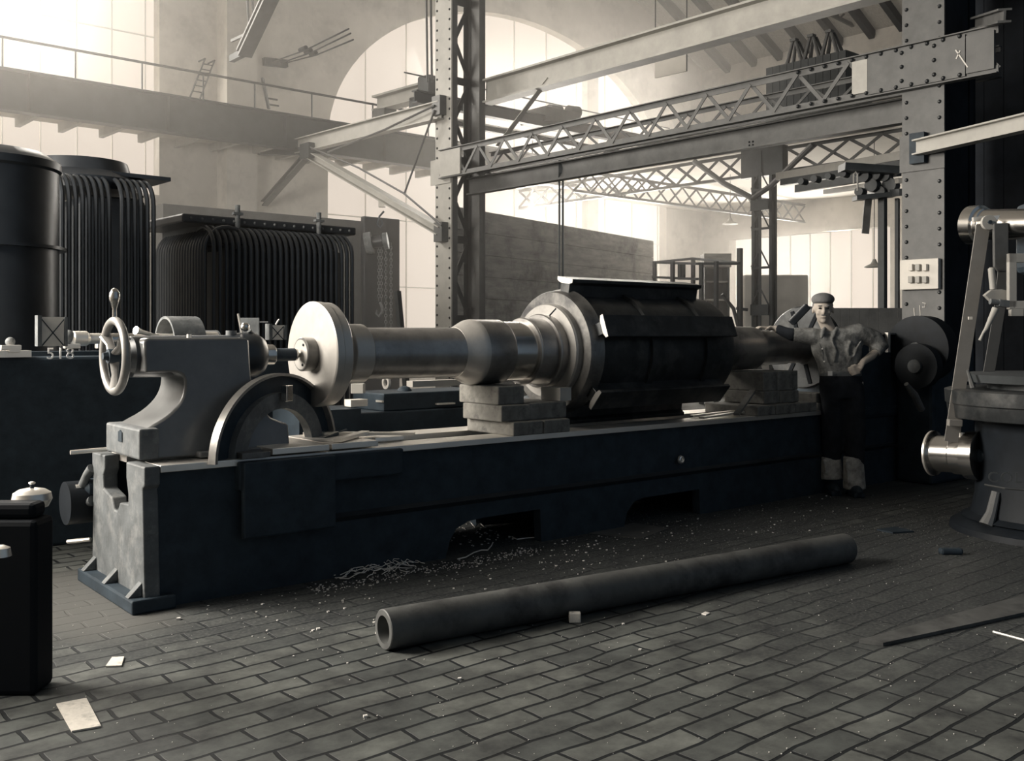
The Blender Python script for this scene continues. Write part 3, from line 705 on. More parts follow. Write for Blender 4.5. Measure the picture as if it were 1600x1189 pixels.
# crane cab timbers with three A-shaped insulators at upper right
t = thing('crane_cab', 'dark boarded crane cab box behind the girder at upper right', 'cab', onx(1200, 165, K * 15.2))
a = onx(1197, 165, K * 15.2); b = onx(1322, 82, K * 15.2)
zt_, zb_ = onx(1260, 92, K * 15.2).z, onx(1260, 168, K * 15.2).z
m2 = MB(); n_ = 11
for i in range(n_):
    ya_ = a.y + (b.y - a.y) * i / n_; yb_ = a.y + (b.y - a.y) * (i + 1) / n_
    m2.box(K * 15.2, K * 15.2 + 0.04, min(ya_, yb_) + 0.008, max(ya_, yb_), zb_, zt_)
m2.box(K * 15.2 + 0.04, K * 15.2 + 0.9, min(a.y, b.y), max(a.y, b.y), zb_, zt_)
m2.build('boarding', 'girder_dark', t)
MB().box(K * 15.2 - 0.05, K * 15.2 + 1.0, min(a.y, b.y) - 0.1, max(a.y, b.y) + 0.1, zb_ - 0.1, zb_).build('sill', 'girder_mid', t)
MB().box(K * 15.2 + 0.3, K * 15.2 + 0.5, min(a.y, b.y) - 0.2, wy0, zb_ - 0.4, zb_ - 0.1).build('carrier_beam', 'girder_mid', t)
for i, x in enumerate((1241, 1268, 1296)):
    m2 = MB(); bx = onx(x, 92 - (x - 1241) * 0.17, K * 15.3); bx.z = zt_
    for s in (-1, 1):
        m2.tube([bx + UY * s * 0.16, bx + UZ * 0.42 + UY * s * 0.03], [0.04, 0.03], 8)
        m2.tube([bx + UY * s * 0.16 + UX * 0.2, bx + UZ * 0.42 + UY * s * 0.03 + UX * 0.1], [0.04, 0.03], 8)
    m2.bar(bx + UZ * 0.43 - UY * 0.06, bx + UZ * 0.43 + UY * 0.06, 0.12, 0.05)
    m2.build('insulator_stand', 'girder_mid', label='A-shaped insulator stand, %s of three on the crane cab roof' % ('leftmost', 'middle one', 'rightmost')[i], category='insulator', group='insulator stands on the crane cab')
# white notice board hanging high
p = onx(1048, 100, K * 13.2); a = onx(1023, 87, K * 13.2); b = onx(1072, 77, K * 13.2); c = onx(1072, 111, K * 13.2); d = onx(1023, 122, K * 13.2)
t = thing('hanging_board', 'blank white board hung below the high pale beam', 'board', d)
MB().prism([d, c, b, a], (0.04, 0, 0)).build('panel', 'white', t)
for q in (a, b): MB().tube([q + UX * 0.02, q + UX * 0.02 + UZ * 1.3], 0.01, 6).build('hanger', 'girder_mid', t)
# oval inspection mirror / bright skylight opening behind the lattice: a light oil drum end
# overhead line gear by the right column (dark tangle of sheaves)
t = thing('overhead_drive', 'dark tangle of overhead shafting and rollers left of the right column', 'shafting', atd(1340, 300, 13.5))
for k, (xa, ya, xb, yb, d0, r_, nm, mm) in enumerate([(1215, 276, 1410, 243, 14.5, 0.06, 'track', 'girder'), (1222, 285, 1410, 256, 14.3, 0.05, 'track', 'girder_dark'), (1245, 295, 1405, 268, 14.0, 0.06, 'track', 'girder_dark'), (1290, 300, 1408, 282, 13.8, 0.035, 'track', 'girder'), (1350, 306, 1410, 300, 13.4, 0.045, 'track', 'girder_dark')]):
    MB().bar(atd(xa, ya, d0 + 2), atd(xb, yb, d0 - 0.4), 0.08, r_ * 2).build(nm, mm, t)
for (x, y, r_) in [(1340, 268, 0.07), (1352, 276, 0.08), (1368, 272, 0.1), (1384, 275, 0.08), (1364, 290, 0.09), (1345, 300, 0.06), (1378, 300, 0.07), (1392, 290, 0.1), (1255, 284, 0.045), (1275, 280, 0.05), (1297, 276, 0.045), (1320, 272, 0.05)]:
    c0 = atd(x, y, 13.6); MB().cyl(c0 - RT * 0.05 - FW * 0.05, c0 + RT * 0.05 + FW * 0.05, r_, n=16).build('roller', 'girder_dark', t, smooth=True)
m2 = MB(); m2.bar(atd(1315, 262, 13.5), atd(1400, 268, 13.5), 0.3, 0.1); m2.bar(atd(1335, 310, 13.5), atd(1398, 304, 13.5), 0.2, 0.06); m2.build('hanger_frame', 'girder_dark', t)
MB().tube([atd(1334, 288, 13.2), atd(1334, 272, 13.2), atd(1337, 269, 13.2), atd(1340, 272, 13.2), atd(1340, 298, 13.2)], 0.012, 6).build('wire_loop', 'girder', t, label='bright wire loop')
# belts falling from the overhead drive
for i, (xa, ya, xb, yb, w_, lab) in enumerate([(1357, 306, 1351, 500, 0.10, 'pale slack belt falling from the overhead drive, left of the other'), (1379, 310, 1381, 500, 0.09, 'dark upright post next to the far window edge'), (1402, 310, 1400, 500, 0.05, 'thin dark pole against the right column edge')]):
    if i == 0:
        a = atd(1357, 306, 13.8); b = atd(1352, 365, 13.8)
        MB().bar(a, b, 0.10, 0.02, FW).build('slack_belt', 'girder_mid', t)
    else:
        a = atd(xa, ya, 13.6); b = Vector((a.x, a.y, 0))
        MB().bar(a, b, w_, w_).build('upright_post', 'girder_dark', label=lab, category='post')
# pendant lamps
def lamp(px_, d, lab):
    c = atd(px_[0], px_[1], d)
    t = thing('pendant_lamp', lab, 'lamp', c, 'pendant lamps in the side bay')
    MB().lathe(c, c + UZ, [(-0.02, 0.19), (0.0, 0.18), (0.05, 0.07), (0.1, 0.045), (0.14, 0.03)], 24).build('lamp_shade', 'girder', t, smooth=True)
    MB().tube([c + UZ * 0.12, Vector((c.x, c.y, Bz(4.98)))], 0.008, 5).build('cord', 'girder_dark', t)
lamp((1366, 416), 19.6, 'enamel pendant lamp against the far window near the right column')
lamp((1141, 349), 24.0, 'small pendant lamp under the flat ceiling above the steel rack')

# ================================================================== BACKGROUND OBJECTS
# big crate wall of boards
a = atd(704, 522, 17.6); b = atd(1021, 522, 24.0); dr = (b - a).normalized(); zt_ = 1.365 + 198 / 1560 * 17.9
t = thing('timber_partition', 'huge weathered board crate standing behind the rotor', 'crate', Vector((a.x, a.y, 0)))
zl = 1.365 + 204 / 1560 * 17.4; zr = 1.365 + 146 / 1560 * 24.0
back = Vector((-dr.y, dr.x, 0)); back = back if back.dot(FW) > 0 else -back
nb = 9
for i in range(nb):
    z0_ = zl * i / nb; z1_ = zl * (i + 1) / nb; y0_ = zr * i / nb; y1_ = zr * (i + 1) / nb
    A0 = Vector((a.x, a.y, z0_)); A1 = Vector((a.x, a.y, z1_ - 0.012)); B0 = Vector((b.x, b.y, y0_)); B1 = Vector((b.x, b.y, y1_ - 0.012))
    MB().hexa([A0, B0, B0 + back * 0.05, A0 + back * 0.05, A1, B1, B1 + back * 0.05, A1 + back * 0.05]).build('board', 'crate', t)
a0 = Vector((a.x, a.y, 0)) + back * 0.05; b0 = Vector((b.x, b.y, 0)) + back * 0.05
MB().hexa([a0, b0, b0 + back * 0.25, a0 + back * 0.25, a0 + UZ * zl, b0 + UZ * zr, b0 + back * 0.25 + UZ * zr, a0 + back * 0.25 + UZ * zl]).build('box_body', 'crate', t)

# steel rack and shelf in front of the end wall
t = thing('steel_rack', 'open pipe rack in front of the rear corner, behind the rotor', 'rack', Vector((onz(1080, 640).x, onz(1080, 640).y, 0)))
DR = 21.0
def rpost(x, y, d=DR, w=0.07): 
    p = atd(x, y, d); MB().bar(Vector((p.x, p.y, 0)), p, w, w).build('post', 'girder_dark', t)
for (x, y, d) in [(1023, 408, 22), (1051, 408, 20.5), (1083, 404, 21.5), (1096, 412, 19.5), (1119, 408, 19.5)]: rpost(x, y, d)
m2 = MB()
for (xa, ya, da, xb, yb, db) in [(1023, 410, 22, 1083, 404, 21.5), (1023, 410, 22, 1090, 412, 19.5), (1083, 404, 21.5, 1155, 411, 19.5), (1020, 433, 22, 1090, 436, 19.5), (1090, 412, 19.5, 1155, 412, 19.5)]:
    MB().bar(atd(xa, ya, da), atd(xb, yb, db), 0.05, 0.05).build('rail', 'girder_dark', t)
for x in (1062, 1068): MB().bar(atd(x, 412, 20.5), atd(x, 437, 20.5), 0.06, 0.06).build('short_post', 'girder_dark', t)
t = thing('shelf_cabinet', 'grey open cabinet with shelves beside the pipe rack', 'cabinet', Vector((atd(1118, 500, 22).x, atd(1118, 500, 22).y, 0)))
c0 = atd(1118, 396, 22.0); w_ = 0.27 * 22 / 22
def cb(x0, x1, y0, y1, z0, z1): return MB().box(x0, x1, y0, y1, z0, z1, T=lambda x, y, z: Vector((c0.x, c0.y, 0)) + RT * x + FW * y + UZ * z)
cb(-0.25, 0.35, 0, 0.5, c0.z - 0.3, c0.z).build('top_box', 'crate', t)
for z_ in (1.3, 1.7, 2.1, 2.5): cb(-0.25, 0.3, 0, 0.5, z_, z_ + 0.04).build('shelf', 'crate', t)
for s in (-0.25, 0.26): cb(s, s + 0.05, 0, 0.5, 0, c0.z - 0.3).build('side_panel', 'girder_dark', t)
cb(-0.2, 0.26, 0.48, 0.5, 0, c0.z - 0.3).build('back_panel', 'girder_mid', t)
p = atd(1156, 388, 20.5)
t2 = thing('bracket_stand', 'dark upright frame with bent foot between cabinet and stanchion', 'frame', Vector((p.x, p.y, 0)))
MB().bar(Vector((p.x, p.y, 0)), p, 0.09, 0.09).build('post', 'girder_dark', t2)
MB().tube([atd(1128, 460, 20.5), atd(1146, 482, 20.5), atd(1156, 520, 20.5)], 0.04, 6).build('brace', 'girder_dark', t2)
MB().bar(atd(1150, 482, 20.5), atd(1168, 484, 20.5), 0.08, 0.06).build('shelf_arm', 'girder_dark', t2)
# grey cabinet box in front of far window
c0 = atd(1214, 470, 21.5)
MB().box(-0.7, 0.68, 0, 0.8, 0, c0.z + 0.56, T=lambda x, y, z: Vector((c0.x, c0.y, 0)) + RT * x + FW * y + UZ * z).build('storage_chest', 'white', bevel=0.03, label='tall pale grey chest in front of the far window', category='cabinet')
# dark planks screen right of man
c0 = atd(1352, 500, 13.0)
t = thing('board_screen', 'low dark board screen behind the man, below the far window', 'screen', Vector((c0.x, c0.y, 0)))
for i in range(8):
    xx = -0.45 + i * 0.125
    MB().box(xx, xx + 0.12, 0, 0.04, 0, 1.365 + 0.34, T=lambda x, y, z: Vector((c0.x, c0.y, 0)) + RT * x + FW * y + UZ * z).build('board', 'girder_mid', t)

# transformers
def ribbed(name, label, X0, X1, Yf, depth, zt, zb, sp, r, rad, left=True, lid=True, gaps=()):
    t = thing(name, label, 'transformer', Vector((X0, Yf + depth / 2, 0)))
    MB().box(X0 + rad, X1 + 0.03, Yf + rad, Yf + depth, 0.15, zt - 0.15).build('tank', 'tank', t, bevel=0.1)
    def fin(px_, py_, d):
        e = -d
        P0 = Vector((px_, py_, 0)); c = P0 + d * rad * 0.9 + UZ * (zt - rad * 0.9)
        pts_ = [P0 + UZ * zb] + [c + e * rad * 0.9 * math.cos(q) + UZ * rad * 0.9 * math.sin(q) for q in [math.pi / 2 * k / 6 for k in range(7)]]
        pts_[0] = Vector((px_, py_, zb)); pts_.append(c + d * 0.12 + UZ * (rad * 0.9 - 0.02))
        return MB().tube(pts_, r, 8)
    x = X0 + 0.03; 
    while x < X1:
        if not any(g0 < x < g1 for g0, g1 in gaps):
            fin(x, Yf, UY).build('cooling_tube', 'tank', t, smooth=True)
        x += sp
    if left:
        y = Yf + 0.12
        while y < Yf + depth:
            fin(X0 - 0.02, y, UX).build('cooling_tube', 'tank', t, smooth=True); y += sp
    MB().box(X0 - 0.02, X1 + 0.02, Yf - 0.02, Yf + depth, 0, 0.16).build('base', 'tank', t)
    return t
t3x0, t3x1, t3y = ony(330, 400, 10.5).x, ony(556, 400, 10.5).x, 10.5
t = ribbed('transformer', 'dark transformer tank with tubular cooling ribs, right of the cylindrical tank pair', t3x0, t3x1, t3y, 1.5, 2.58, 0.3, 0.075, 0.024, 0.3)
t['label'] = 'long low transformer with cooling tubes behind the tailstock'
# lid frame
m2 = MB(); m2.box(t3x0 - 0.2, t3x1 + 0.2, t3y + 0.3, t3y + 1.7, 2.62, 2.72); m2.build('lid', 'tank', t, bevel=0.02)
m2 = MB(); m2.box(t3x0 + 0.1, t3x1, t3y + 0.5, t3y + 1.6, 2.4, 2.62); m2.build('lid_frame', 'tank', t)
rv = [(t3x0 - 0.1 + 0.13 * i, t3y + 0.3, 2.67) for i in range(17)]
MB().rivets(rv, (0, -1, 0), 0.018).build('bolts', 'iron_end', t, kind='stuff')
for x in (370, 497):
    p = ony(x, 340, t3y + 0.3); MB().cyl((p.x, p.y - 0.02, 2.35), (p.x, p.y - 0.02, 2.86), 0.03, n=12).build('lug', 'iron_end', t, smooth=True)
    MB().bar((p.x - 0.06, p.y - 0.02, 2.76), (p.x + 0.06, p.y - 0.02, 2.76), 0.06, 0.03).build('lug_nut', 'iron_end', t)
t2x0, t2x1, t2y = ony(92, 400, 9.8).x, ony(248, 400, 9.8).x, 9.8
t = ribbed('transformer', 'x', t2x0, t2x1, t2y, 1.3, 2.90, 0.3, 0.062, 0.023, 0.3, left=False, gaps=((ony(176, 400, 9.8).x, ony(189, 400, 9.8).x),))
t['label'] = 'taller transformer with cooling tubes between cylindrical tank and long low one'
MB().lathe((t2x0 + 0.45, t2y + 0.8, 2.8), (t2x0 + 0.45, t2y + 0.8, 4), [(0, 0.62), (0.12, 0.62), (0.2, 0.5), (0.32, 0.46)], 36).build('lid', 'tank', t, smooth=True)
MB().box(t2x0 + 0.6, t2x1 + 0.25, t2y + 0.3, t2y + 1.3, 2.95, 2.99).build('lid_plate', 'tank', t)
c0 = atd(-22, 522, 8.2); c0.z = 0
t = thing('cylindrical_tank', 'large upright cylindrical tank at the far left edge', 'tank', c0)
MB().lathe(c0, c0 + UZ, [(0, 0.55), (2.7, 0.55), (2.72, 0.57), (2.78, 0.57), (2.80, 0.54), (2.86, 0.45)], 64).build('shell', 'tank', t, smooth=True)
MB().lathe(c0 + UZ * 2.06, c0 + UZ * 3, [(0, 0.56), (0.0, 0.605), (0.025, 0.605), (0.025, 0.56)], 64).build('flange', 'tank', t, smooth=True)
# long pale box beam behind the transformers
a = ony(255, 318, 15.3); b = ony(640, 340, 15.3)
MB().box(a.x, ony(600, 340, 15.3).x, 15.3, 15.8, 0, a.z).build('low_screen_wall', 'girder_mid', label='long grey steel tank wall behind the transformers', category='tank')
MB().box(ony(570, 400, 15.15).x, ony(626, 400, 15.15).x, 15.17, 15.29, 0, ony(600, 340, 15.15).z).build('steel_locker', 'tank', bevel=0.02, label='dark narrow locker behind the hanging chains', category='cabinet')
# leaning bar in front of window by column
MB().bar(atd(621, 455, 15.5), Vector((atd(640, 522, 15.3).x, atd(640, 522, 15.3).y, 0)), 0.08, 0.08).build('leaning_bar', 'girder_dark', label='dark bar leaning by the window left of the middle column', category='bar')

# ================================================================== SECOND MACHINE BEHIND THE LATHE
def LB(m, u0, u1, v0, v1, z0, z1): return m.box(u0, u1, v0, v1, z0, z1, T=lambda u, v, z: L(u, v, z))
t = thing('planing_machine', 'dark machine tool standing behind the lathe at left, with belt pulleys', 'machine', L(0, 2.0), rz=LA)
o = LB(MB(), -2.3, 1.75, 1.9, 2.5, 0, 1.22).build('body', 'iron', t, bevel=0.02)
def onv(x, y, v): u, v_, z = lv(x, y, v); return L(u, v, z)
zt_ = 1.24
LB(MB(), -2.3, -0.1, 1.85, 2.0, 1.22, 1.262).build('slide', 'rail', t, label='bright planed slide')
LB(MB(), -0.05, 1.7, 2.1, 2.3, 1.22, 1.25).build('slide', 'iron', t)
# shaft/spindle lying along the top
p = onv(110, 529, 2.0); q = onv(160, 529, 2.0)
MB().lathe(p, q, [(0, 0.03), (0.02, 0.05), (0.1, 0.05), (0.12, 0.035), (0.7, 0.035), (0.75, 0.05), (1.0, 0.05)], 20).build('spindle', 'rail', t, smooth=True)
p = onv(160, 531, 1.98); q = onv(206, 531, 1.98)
MB().cyl(p, q, 0.045, n=18).build('sleeve', 'polish', t, smooth=True)
for (x, y, r_) in ((16, 534, 0.03), (106, 526, 0.045), (120, 533, 0.04)):
    c0 = onv(x, y, 2.0); MB().ball(c0, r_, r_, r_).build('nut', 'iron_end', t, smooth=True)
for (x0_, x1_, y0_, y1_) in ((0, 32, 536, 543), (12, 30, 537, 547), (100, 124, 535, 541), (150, 160, 532, 541)):
    a = onv(x0_, y1_, 1.86); b = onv(x1_, y0_, 1.86); MB().bar(a.lerp(b, 0) , Vector((b.x, b.y, a.z)), 0.06, 0.03).build('clamp', 'rail', t, bevel=0.004)
# two belt pulleys on its back side
def pulley(x, ytop, v, r, w, lab=None, par=None):
    u, v_, z = lv(x, ytop, v); c = L(u, v, z - r)
    m2 = MB().annulus(c - EV * w / 2, EV, r - 0.02, r, w, 48); m2.annulus(c - EV * 0.02, EV, 0.03, 0.05, 0.04, 20)
    for k in range(6): q = k * math.pi / 3 + 0.3; m2.bar(c + (EU * math.cos(q) + UZ * math.sin(q)) * 0.04, c + (EU * math.cos(q) + UZ * math.sin(q)) * (r - 0.01), 0.03, 0.02)
    return m2.build('pulley', 'iron_end', par, smooth=True)
def pulley_u(xf, ytop, v, r, w, par):      # axis along u
    u, v_, z = lv(xf, ytop, v); c = L(u, v, z - r)
    m2 = MB().annulus(c, EU, r - 0.018, r, w, 56)
    for k in range(4): q = k * math.pi / 2 + 0.4; m2.bar(c + EU * w / 2 + (EV * math.cos(q) + UZ * math.sin(q)) * 0.03, c + EU * w / 2 + (EV * math.cos(q) + UZ * math.sin(q)) * (r - 0.01), 0.03, 0.03)
    m2.cyl(c - EU * 0.02, c + EU * (w + 0.02), 0.035, n=16)
    return m2.build('pulley', 'iron_end', par, smooth=True)
pulley_u(257, 494, 1.9, 0.20, 0.22, t)
pulley_u(318, 516, 2.2, 0.11, 0.1, t)
p = onv(212, 516, 1.8); q = onv(240, 524, 1.85)
MB().tube([p, p.lerp(q, 0.3), q, onv(247, 524, 1.9)], [0.028, 0.016, 0.013, 0.01], 10).build('lever', 'rail', t, smooth=True)
# cards and small fittings on top
def card(x0_, x1_, y0_, y1_, v, label, name='marked_card', cross=True, cat='card'):
    a = onv(x0_, y1_, v); b = onv(x1_, y1_, v); hh = onv(x0_, y0_, v).z - a.z
    b = a + (b - a).normalized() * (b - a).length; wd = (b - a).length
    b = Vector((b.x, b.y, a.z))
    t_ = thing(name, label, cat, a)
    dd = (b - a).normalized()
    MB().prism([a, b, b + UZ * hh, a + UZ * hh], EV * 0.02).build('board', 'white', t_)
    mm = MB(); mm.prism([a - dd * 0.03 - EV * 0.03, a - dd * 0.005 - EV * 0.03, a - dd * 0.005 - EV * 0.03 + UZ * (hh + 0.01), a - dd * 0.03 - EV * 0.03 + UZ * (hh + 0.01)], EV * 0.07)
    mm.build('holder', 'iron_end', t_); mm = MB(); mm.prism([b + dd * 0.002 - EV * 0.01, b + dd * 0.02 - EV * 0.01, b + dd * 0.02 - EV * 0.01 + UZ * hh, b + dd * 0.002 - EV * 0.01 + UZ * hh], EV * 0.04)
    mm.build('holder', 'iron_end', t_)
    if cross:
        c_ = MB(); e = -EV * 0.003
        c_.bar(a + e, b + UZ * hh * 0.92 + e, 0.003, 0.006, EV.cross(dd)); c_.bar(b + e, a + UZ * hh * 0.92 + e, 0.003, 0.006, EV.cross(dd)); c_.build('cross_lines', 'iron', t_)
card(65, 100, 495, 541, 1.82, 'pale card marked with crossed lines, standing at far left by the handwheel')
card(424, 443, 508, 531, 1.9, 'small pale crossed card just left of the big steel disc')
# painted number on the machine front
fc = bpy.data.curves.new('painted_number', 'FONT'); fc.body = '518'; fc.size = 0.105; fc.extrude = 0.002; fc.space_character = 1.15
fo = totext('painted_number', fc); SC.collection.objects.link(fo); fo.parent = t
fc.materials.append(M['girder_mid'])
pn = onv(72, 561, 1.895); WT = WMX[t.name].inverted()
fo.location = WT @ pn; fo.rotation_euler = (R(90), 0, 0)
# fittings behind the tailstock
p = onv(385, 531, 1.9)
t4 = thing('upright_plate', 'dark square plate standing behind the tailstock top', 'plate', p)
MB().box(-0.05, 0.09, 0, 0.02, -0.1, 0.16, T=lambda x, y, z: p + RT * x + FW * y + UZ * z).build('plate', 'iron_end', t4)
MB().tube([onv(380, 532, 1.88), onv(372, 490, 1.88)], 0.008, 6).build('edge_rod', 'rail', t4)
p = onv(404, 531, 1.9)
t4 = thing('surface_gauge', 'thin upright gauge with flat bar on top behind the tailstock', 'gauge', p)
MB().tube([p, onv(404, 504, 1.9)], 0.007, 6).build('stem', 'rail', t4)
MB().bar(onv(394, 503, 1.9), onv(418, 503, 1.9), 0.02, 0.008).build('bar', 'rail', t4)
MB().tube([onv(431, 507, 1.9), onv(436, 499, 1.9)], 0.006, 6).build('scriber', 'rail', t4)

# second machine bed seen beneath the shaft
t = thing('cross_slide_bed', 'dark low machine bed with bright slides behind the lathe, seen below the shaft', 'machine', L(2.6, 1.3), rz=LA)
LB(MB(), 1.9, 5.2, 1.25, 2.1, 0.42, 0.80).build('bed', 'iron', t, bevel=0.01)
for u_ in (2.9, 4.7): LB(MB(), u_, u_ + 0.45, 1.3, 2.05, 0, 0.42).build('plinth', 'iron', t)
LB(MB(), 2.15, 3.1, 1.3, 1.75, 0.80, 0.93).build('slide_block', 'iron', t, bevel=0.01)
for (x0_, y0_, x1_, y1_, v, th) in ((642, 622, 740, 612, 1.5, 0.03), (592, 627, 680, 624, 1.35, 0.015), (640, 600, 718, 594, 1.9, 0.05), (680, 631, 706, 632, 1.3, 0.012), (712, 618, 745, 615, 1.4, 0.03)):
    a = onv(x0_, y0_, v); b = onv(x1_, y1_, v); b.z = a.z
    MB().bar(a, b, 0.09, th).build('slide_bar', 'rail', t)
c0 = onv(602, 598, 1.6)
MB().annulus(c0, EU, 0.028, 0.05, 0.02, 28).build('hand_ring', 'rail', t, smooth=True)
c0 = onv(632, 613, 1.5)
MB().ball(c0, 0.06, 0.06, 0.05).build('knob', 'iron', t, smooth=True)
a = onv(548, 604, 1.3)
t4 = thing('steel_block', 'grey steel block under the disc end of the shaft, upper of two', 'block', a)
MB().box(0, 0.09, 0, 0.1, -0.05, 0.02, T=lambda x, y, z: a + RT * x + FW * y + UZ * z).build('block', 'girder', t4, bevel=0.004)
a = onv(548, 636, 1.25)
t4 = thing('steel_block', 'bright steel block under the disc end of the shaft, lower of two', 'block', a)
MB().box(0, 0.14, 0, 0.09, 0, 0.05, T=lambda x, y, z: a + EU * x + EV * y + UZ * z).build('block', 'white', t4, bevel=0.003)
LB(MB(), 1.42, 1.9, 1.2, 1.6, 0, 0.84).build('block_pedestal', 'iron', label='dark pedestal carrying the two steel blocks', category='pedestal')

# ================================================================== THE LATHE
ZB = 0.712
lt = thing('lathe', 'large dark lathe with planed bed, tailstock and geared headstock', 'lathe', L(0, 0), rz=LA)
BW = 0.84
# bed body: side profile with arches, extruded over the front wall and back wall; cross webs hidden inside
def bedside(v0, v1):
    prof = [(0.02, 0.0), (1.80, 0.0), (1.83, 0.10), (1.88, 0.17), (1.97, 0.205), (2.10, 0.215), (2.56, 0.215), (2.57, 0.0), (3.34, 0.0), (3.37, 0.10), (3.44, 0.17), (3.54, 0.19), (4.15, 0.19), (4.16, 0.0),
            (7.1, 0.0), (7.1, ZB - 0.03), (0.02, ZB - 0.03)]
    return MB().prism([L(u, v0, z) for u, z in prof], EV * (v1 - v0))
bed = MB(); 
bed.v, bed.f = bedside(0.03, 0.10).v, bedside(0.03, 0.10).f
b2_ = bedside(BW - 0.10, BW - 0.03); bed.add(b2_.v, b2_.f)
LB(bed, 1.95, 7.0, 0.10, BW - 0.10, 0.24, 0.5)
bed_o = bed.build('bed', 'iron', lt)
# lower rib along the front
rib = MB(); rib.prism([L(0.7, 0.03, 0.31), L(0.7, 0.0, 0.34), L(0.7, 0.03, 0.36)], EU * 6.3); rib.build('bed_rib', 'paint', lt, smooth=False)
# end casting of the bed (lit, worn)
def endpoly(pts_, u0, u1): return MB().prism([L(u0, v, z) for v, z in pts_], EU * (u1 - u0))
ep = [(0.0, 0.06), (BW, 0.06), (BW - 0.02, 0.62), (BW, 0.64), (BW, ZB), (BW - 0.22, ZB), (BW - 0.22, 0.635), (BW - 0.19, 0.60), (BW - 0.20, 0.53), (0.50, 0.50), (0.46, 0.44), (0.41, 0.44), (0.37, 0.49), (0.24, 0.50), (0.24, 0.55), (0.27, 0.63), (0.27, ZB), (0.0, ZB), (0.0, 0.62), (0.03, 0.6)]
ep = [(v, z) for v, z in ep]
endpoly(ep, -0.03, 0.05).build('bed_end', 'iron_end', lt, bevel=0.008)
foot = MB(); foot.prism([L(-0.10, -0.03, 0.0), L(0.12, -0.03, 0.0), L(0.12, BW + 0.03, 0.0), L(-0.10, BW + 0.03, 0.0)], UZ * 0.07); foot.build('foot', 'iron', lt, bevel=0.01)
for v in (0.03, 0.40, BW - 0.08):
    g_ = MB().prism([L(-0.10, v, 0.07), L(-0.03, v, 0.14), L(-0.03, v, 0.07)], EV * 0.05); g_.build('foot_gusset', 'iron_end', lt, bevel=0.004)
# shears (planed rails)
for (v0, v1) in ((0.0, 0.23), (0.51, 0.76)):
    LB(MB(), 0.05 if v0 in (0.0,) or v0 > 0.7 else 0.05, 7.0, v0, v1, ZB - 0.035, ZB).build('shear', 'rail', lt, bevel=0.003)
# --- tailstock
ts = MB()
# side silhouette (u,z) extruded over v
tz = [(0.07, 0.885), (0.14, 0.93), (0.22, 1.0), (0.245, 1.06), (0.245, 1.13), (0.21, 1.155), (0.02, 1.16), (0.0, 1.18), (0.0, 1.335), (0.03, 1.345), (0.62, 1.345), (0.64, 1.32), (0.64, 1.15), (0.68, 1.02), (0.76, 0.93), (0.80, 0.88), (0.80, 0.80), (0.02, 0.80), (0.02, 0.87)]
def smoothcurve(p0, p1, p2, n=6): return [((1 - t) ** 2 * p0[0] + 2 * t * (1 - t) * p1[0] + t * t * p2[0], (1 - t) ** 2 * p0[1] + 2 * t * (1 - t) * p1[1] + t * t * p2[1]) for t in [i / n for i in range(n + 1)]]
side = [(0.04, 0.875)] + smoothcurve((0.06, 0.89), (0.265, 0.97), (0.265, 1.11), 10)[1:] + smoothcurve((0.265, 1.12), (0.262, 1.165), (0.20, 1.165), 5) + [(0.06, 1.165), (0.06, 1.33)] + [(0.08, 1.345), (0.62, 1.345), (0.64, 1.33)] + smoothcurve((0.64, 1.14), (0.645, 1.0), (0.74, 0.90), 8) + [(0.84, 0.86), (0.84, 0.725), (0.04, 0.725)]
ts.prism([L(u, 0.26, z) for u, z in side], EV * 0.34)
for v_ in ts.v:
    lo_ = v_ - LO; zz_ = v_.z; vv = lo_.dot(EV)
    v_ += EV * ((0.27 - max(0, 1.30 - zz_) * 0.17 if vv < 0.4 else 0.57 + max(0, 1.30 - zz_) * 0.16) - vv)
tail = ts.build('tailstock', 'tail', lt, smooth=True, bevel=0.025, angle=30)
# barrel
brl = MB().lathe(L(0.02, 0.42, 1.245), L(1, 0.42, 1.245), [(0.0, 0.09), (0.02, 0.11), (0.58, 0.115), (0.60, 0.125), (0.66, 0.13), (0.72, 0.125), (0.76, 0.10), (0.77, 0.08)], 40)
brl.build('barrel', 'paint', tail, smooth=True)
LB(MB(), 0.30, 0.88, 0.12, 0.70, 0.718, 0.75).build('base_plate', 'tail', tail, bevel=0.008)
LB(MB(), -0.005, 0.10, 0.15, 0.68, 0.728, 0.885).build('base_block', 'iron_end', tail, bevel=0.012)
MB().prism([L(-0.006, 0.40, 0.80), L(-0.006, 0.46, 0.80), L(-0.006, 0.46, 0.85), L(-0.006, 0.43, 0.862), L(-0.006, 0.40, 0.85)], EU * -0.004).build('base_recess', 'iron', tail)
MB().lathe(L(0.70, 0.42, 1.245), L(1.2, 0.42, 1.245), [(0, 0.06), (0.15, 0.06), (0.152, 0.058), (0.155, 0.04), (0.16, 0.036), (0.30, 0.036), (0.305, 0.022), (0.335, 0.015)], 32).build('quill', 'polish', tail, smooth=True)
MB().cyl(L(0.852, 0.42, 1.245), L(0.99, 0.42, 1.245), 0.037, n=24).build('centre', 'iron', tail, smooth=True)
# clamp lever on top
MB().cyl(L(0.60, 0.42, 1.34), L(0.60, 0.42, 1.385), 0.03, n=16).build('clamp_nut', 'iron_end', tail, smooth=True)
p = L(0.60, 0.42, 1.38)
MB().tube([onv(397, 531, 0.42), onv(394, 522, 0.42), onv(389, 516, 0.40)], [0.012, 0.014, 0.012], 10).build('clamp_lever', 'iron_end', tail, smooth=True)
MB().ball(onv(383, 511, 0.38), 0.026).build('lever_knob', 'polish', tail, smooth=True)
MB().cyl(L(0.33, 0.35, 1.34), L(0.33, 0.35, 1.365), 0.012, n=12).build('oil_cup', 'rail', tail, smooth=True)
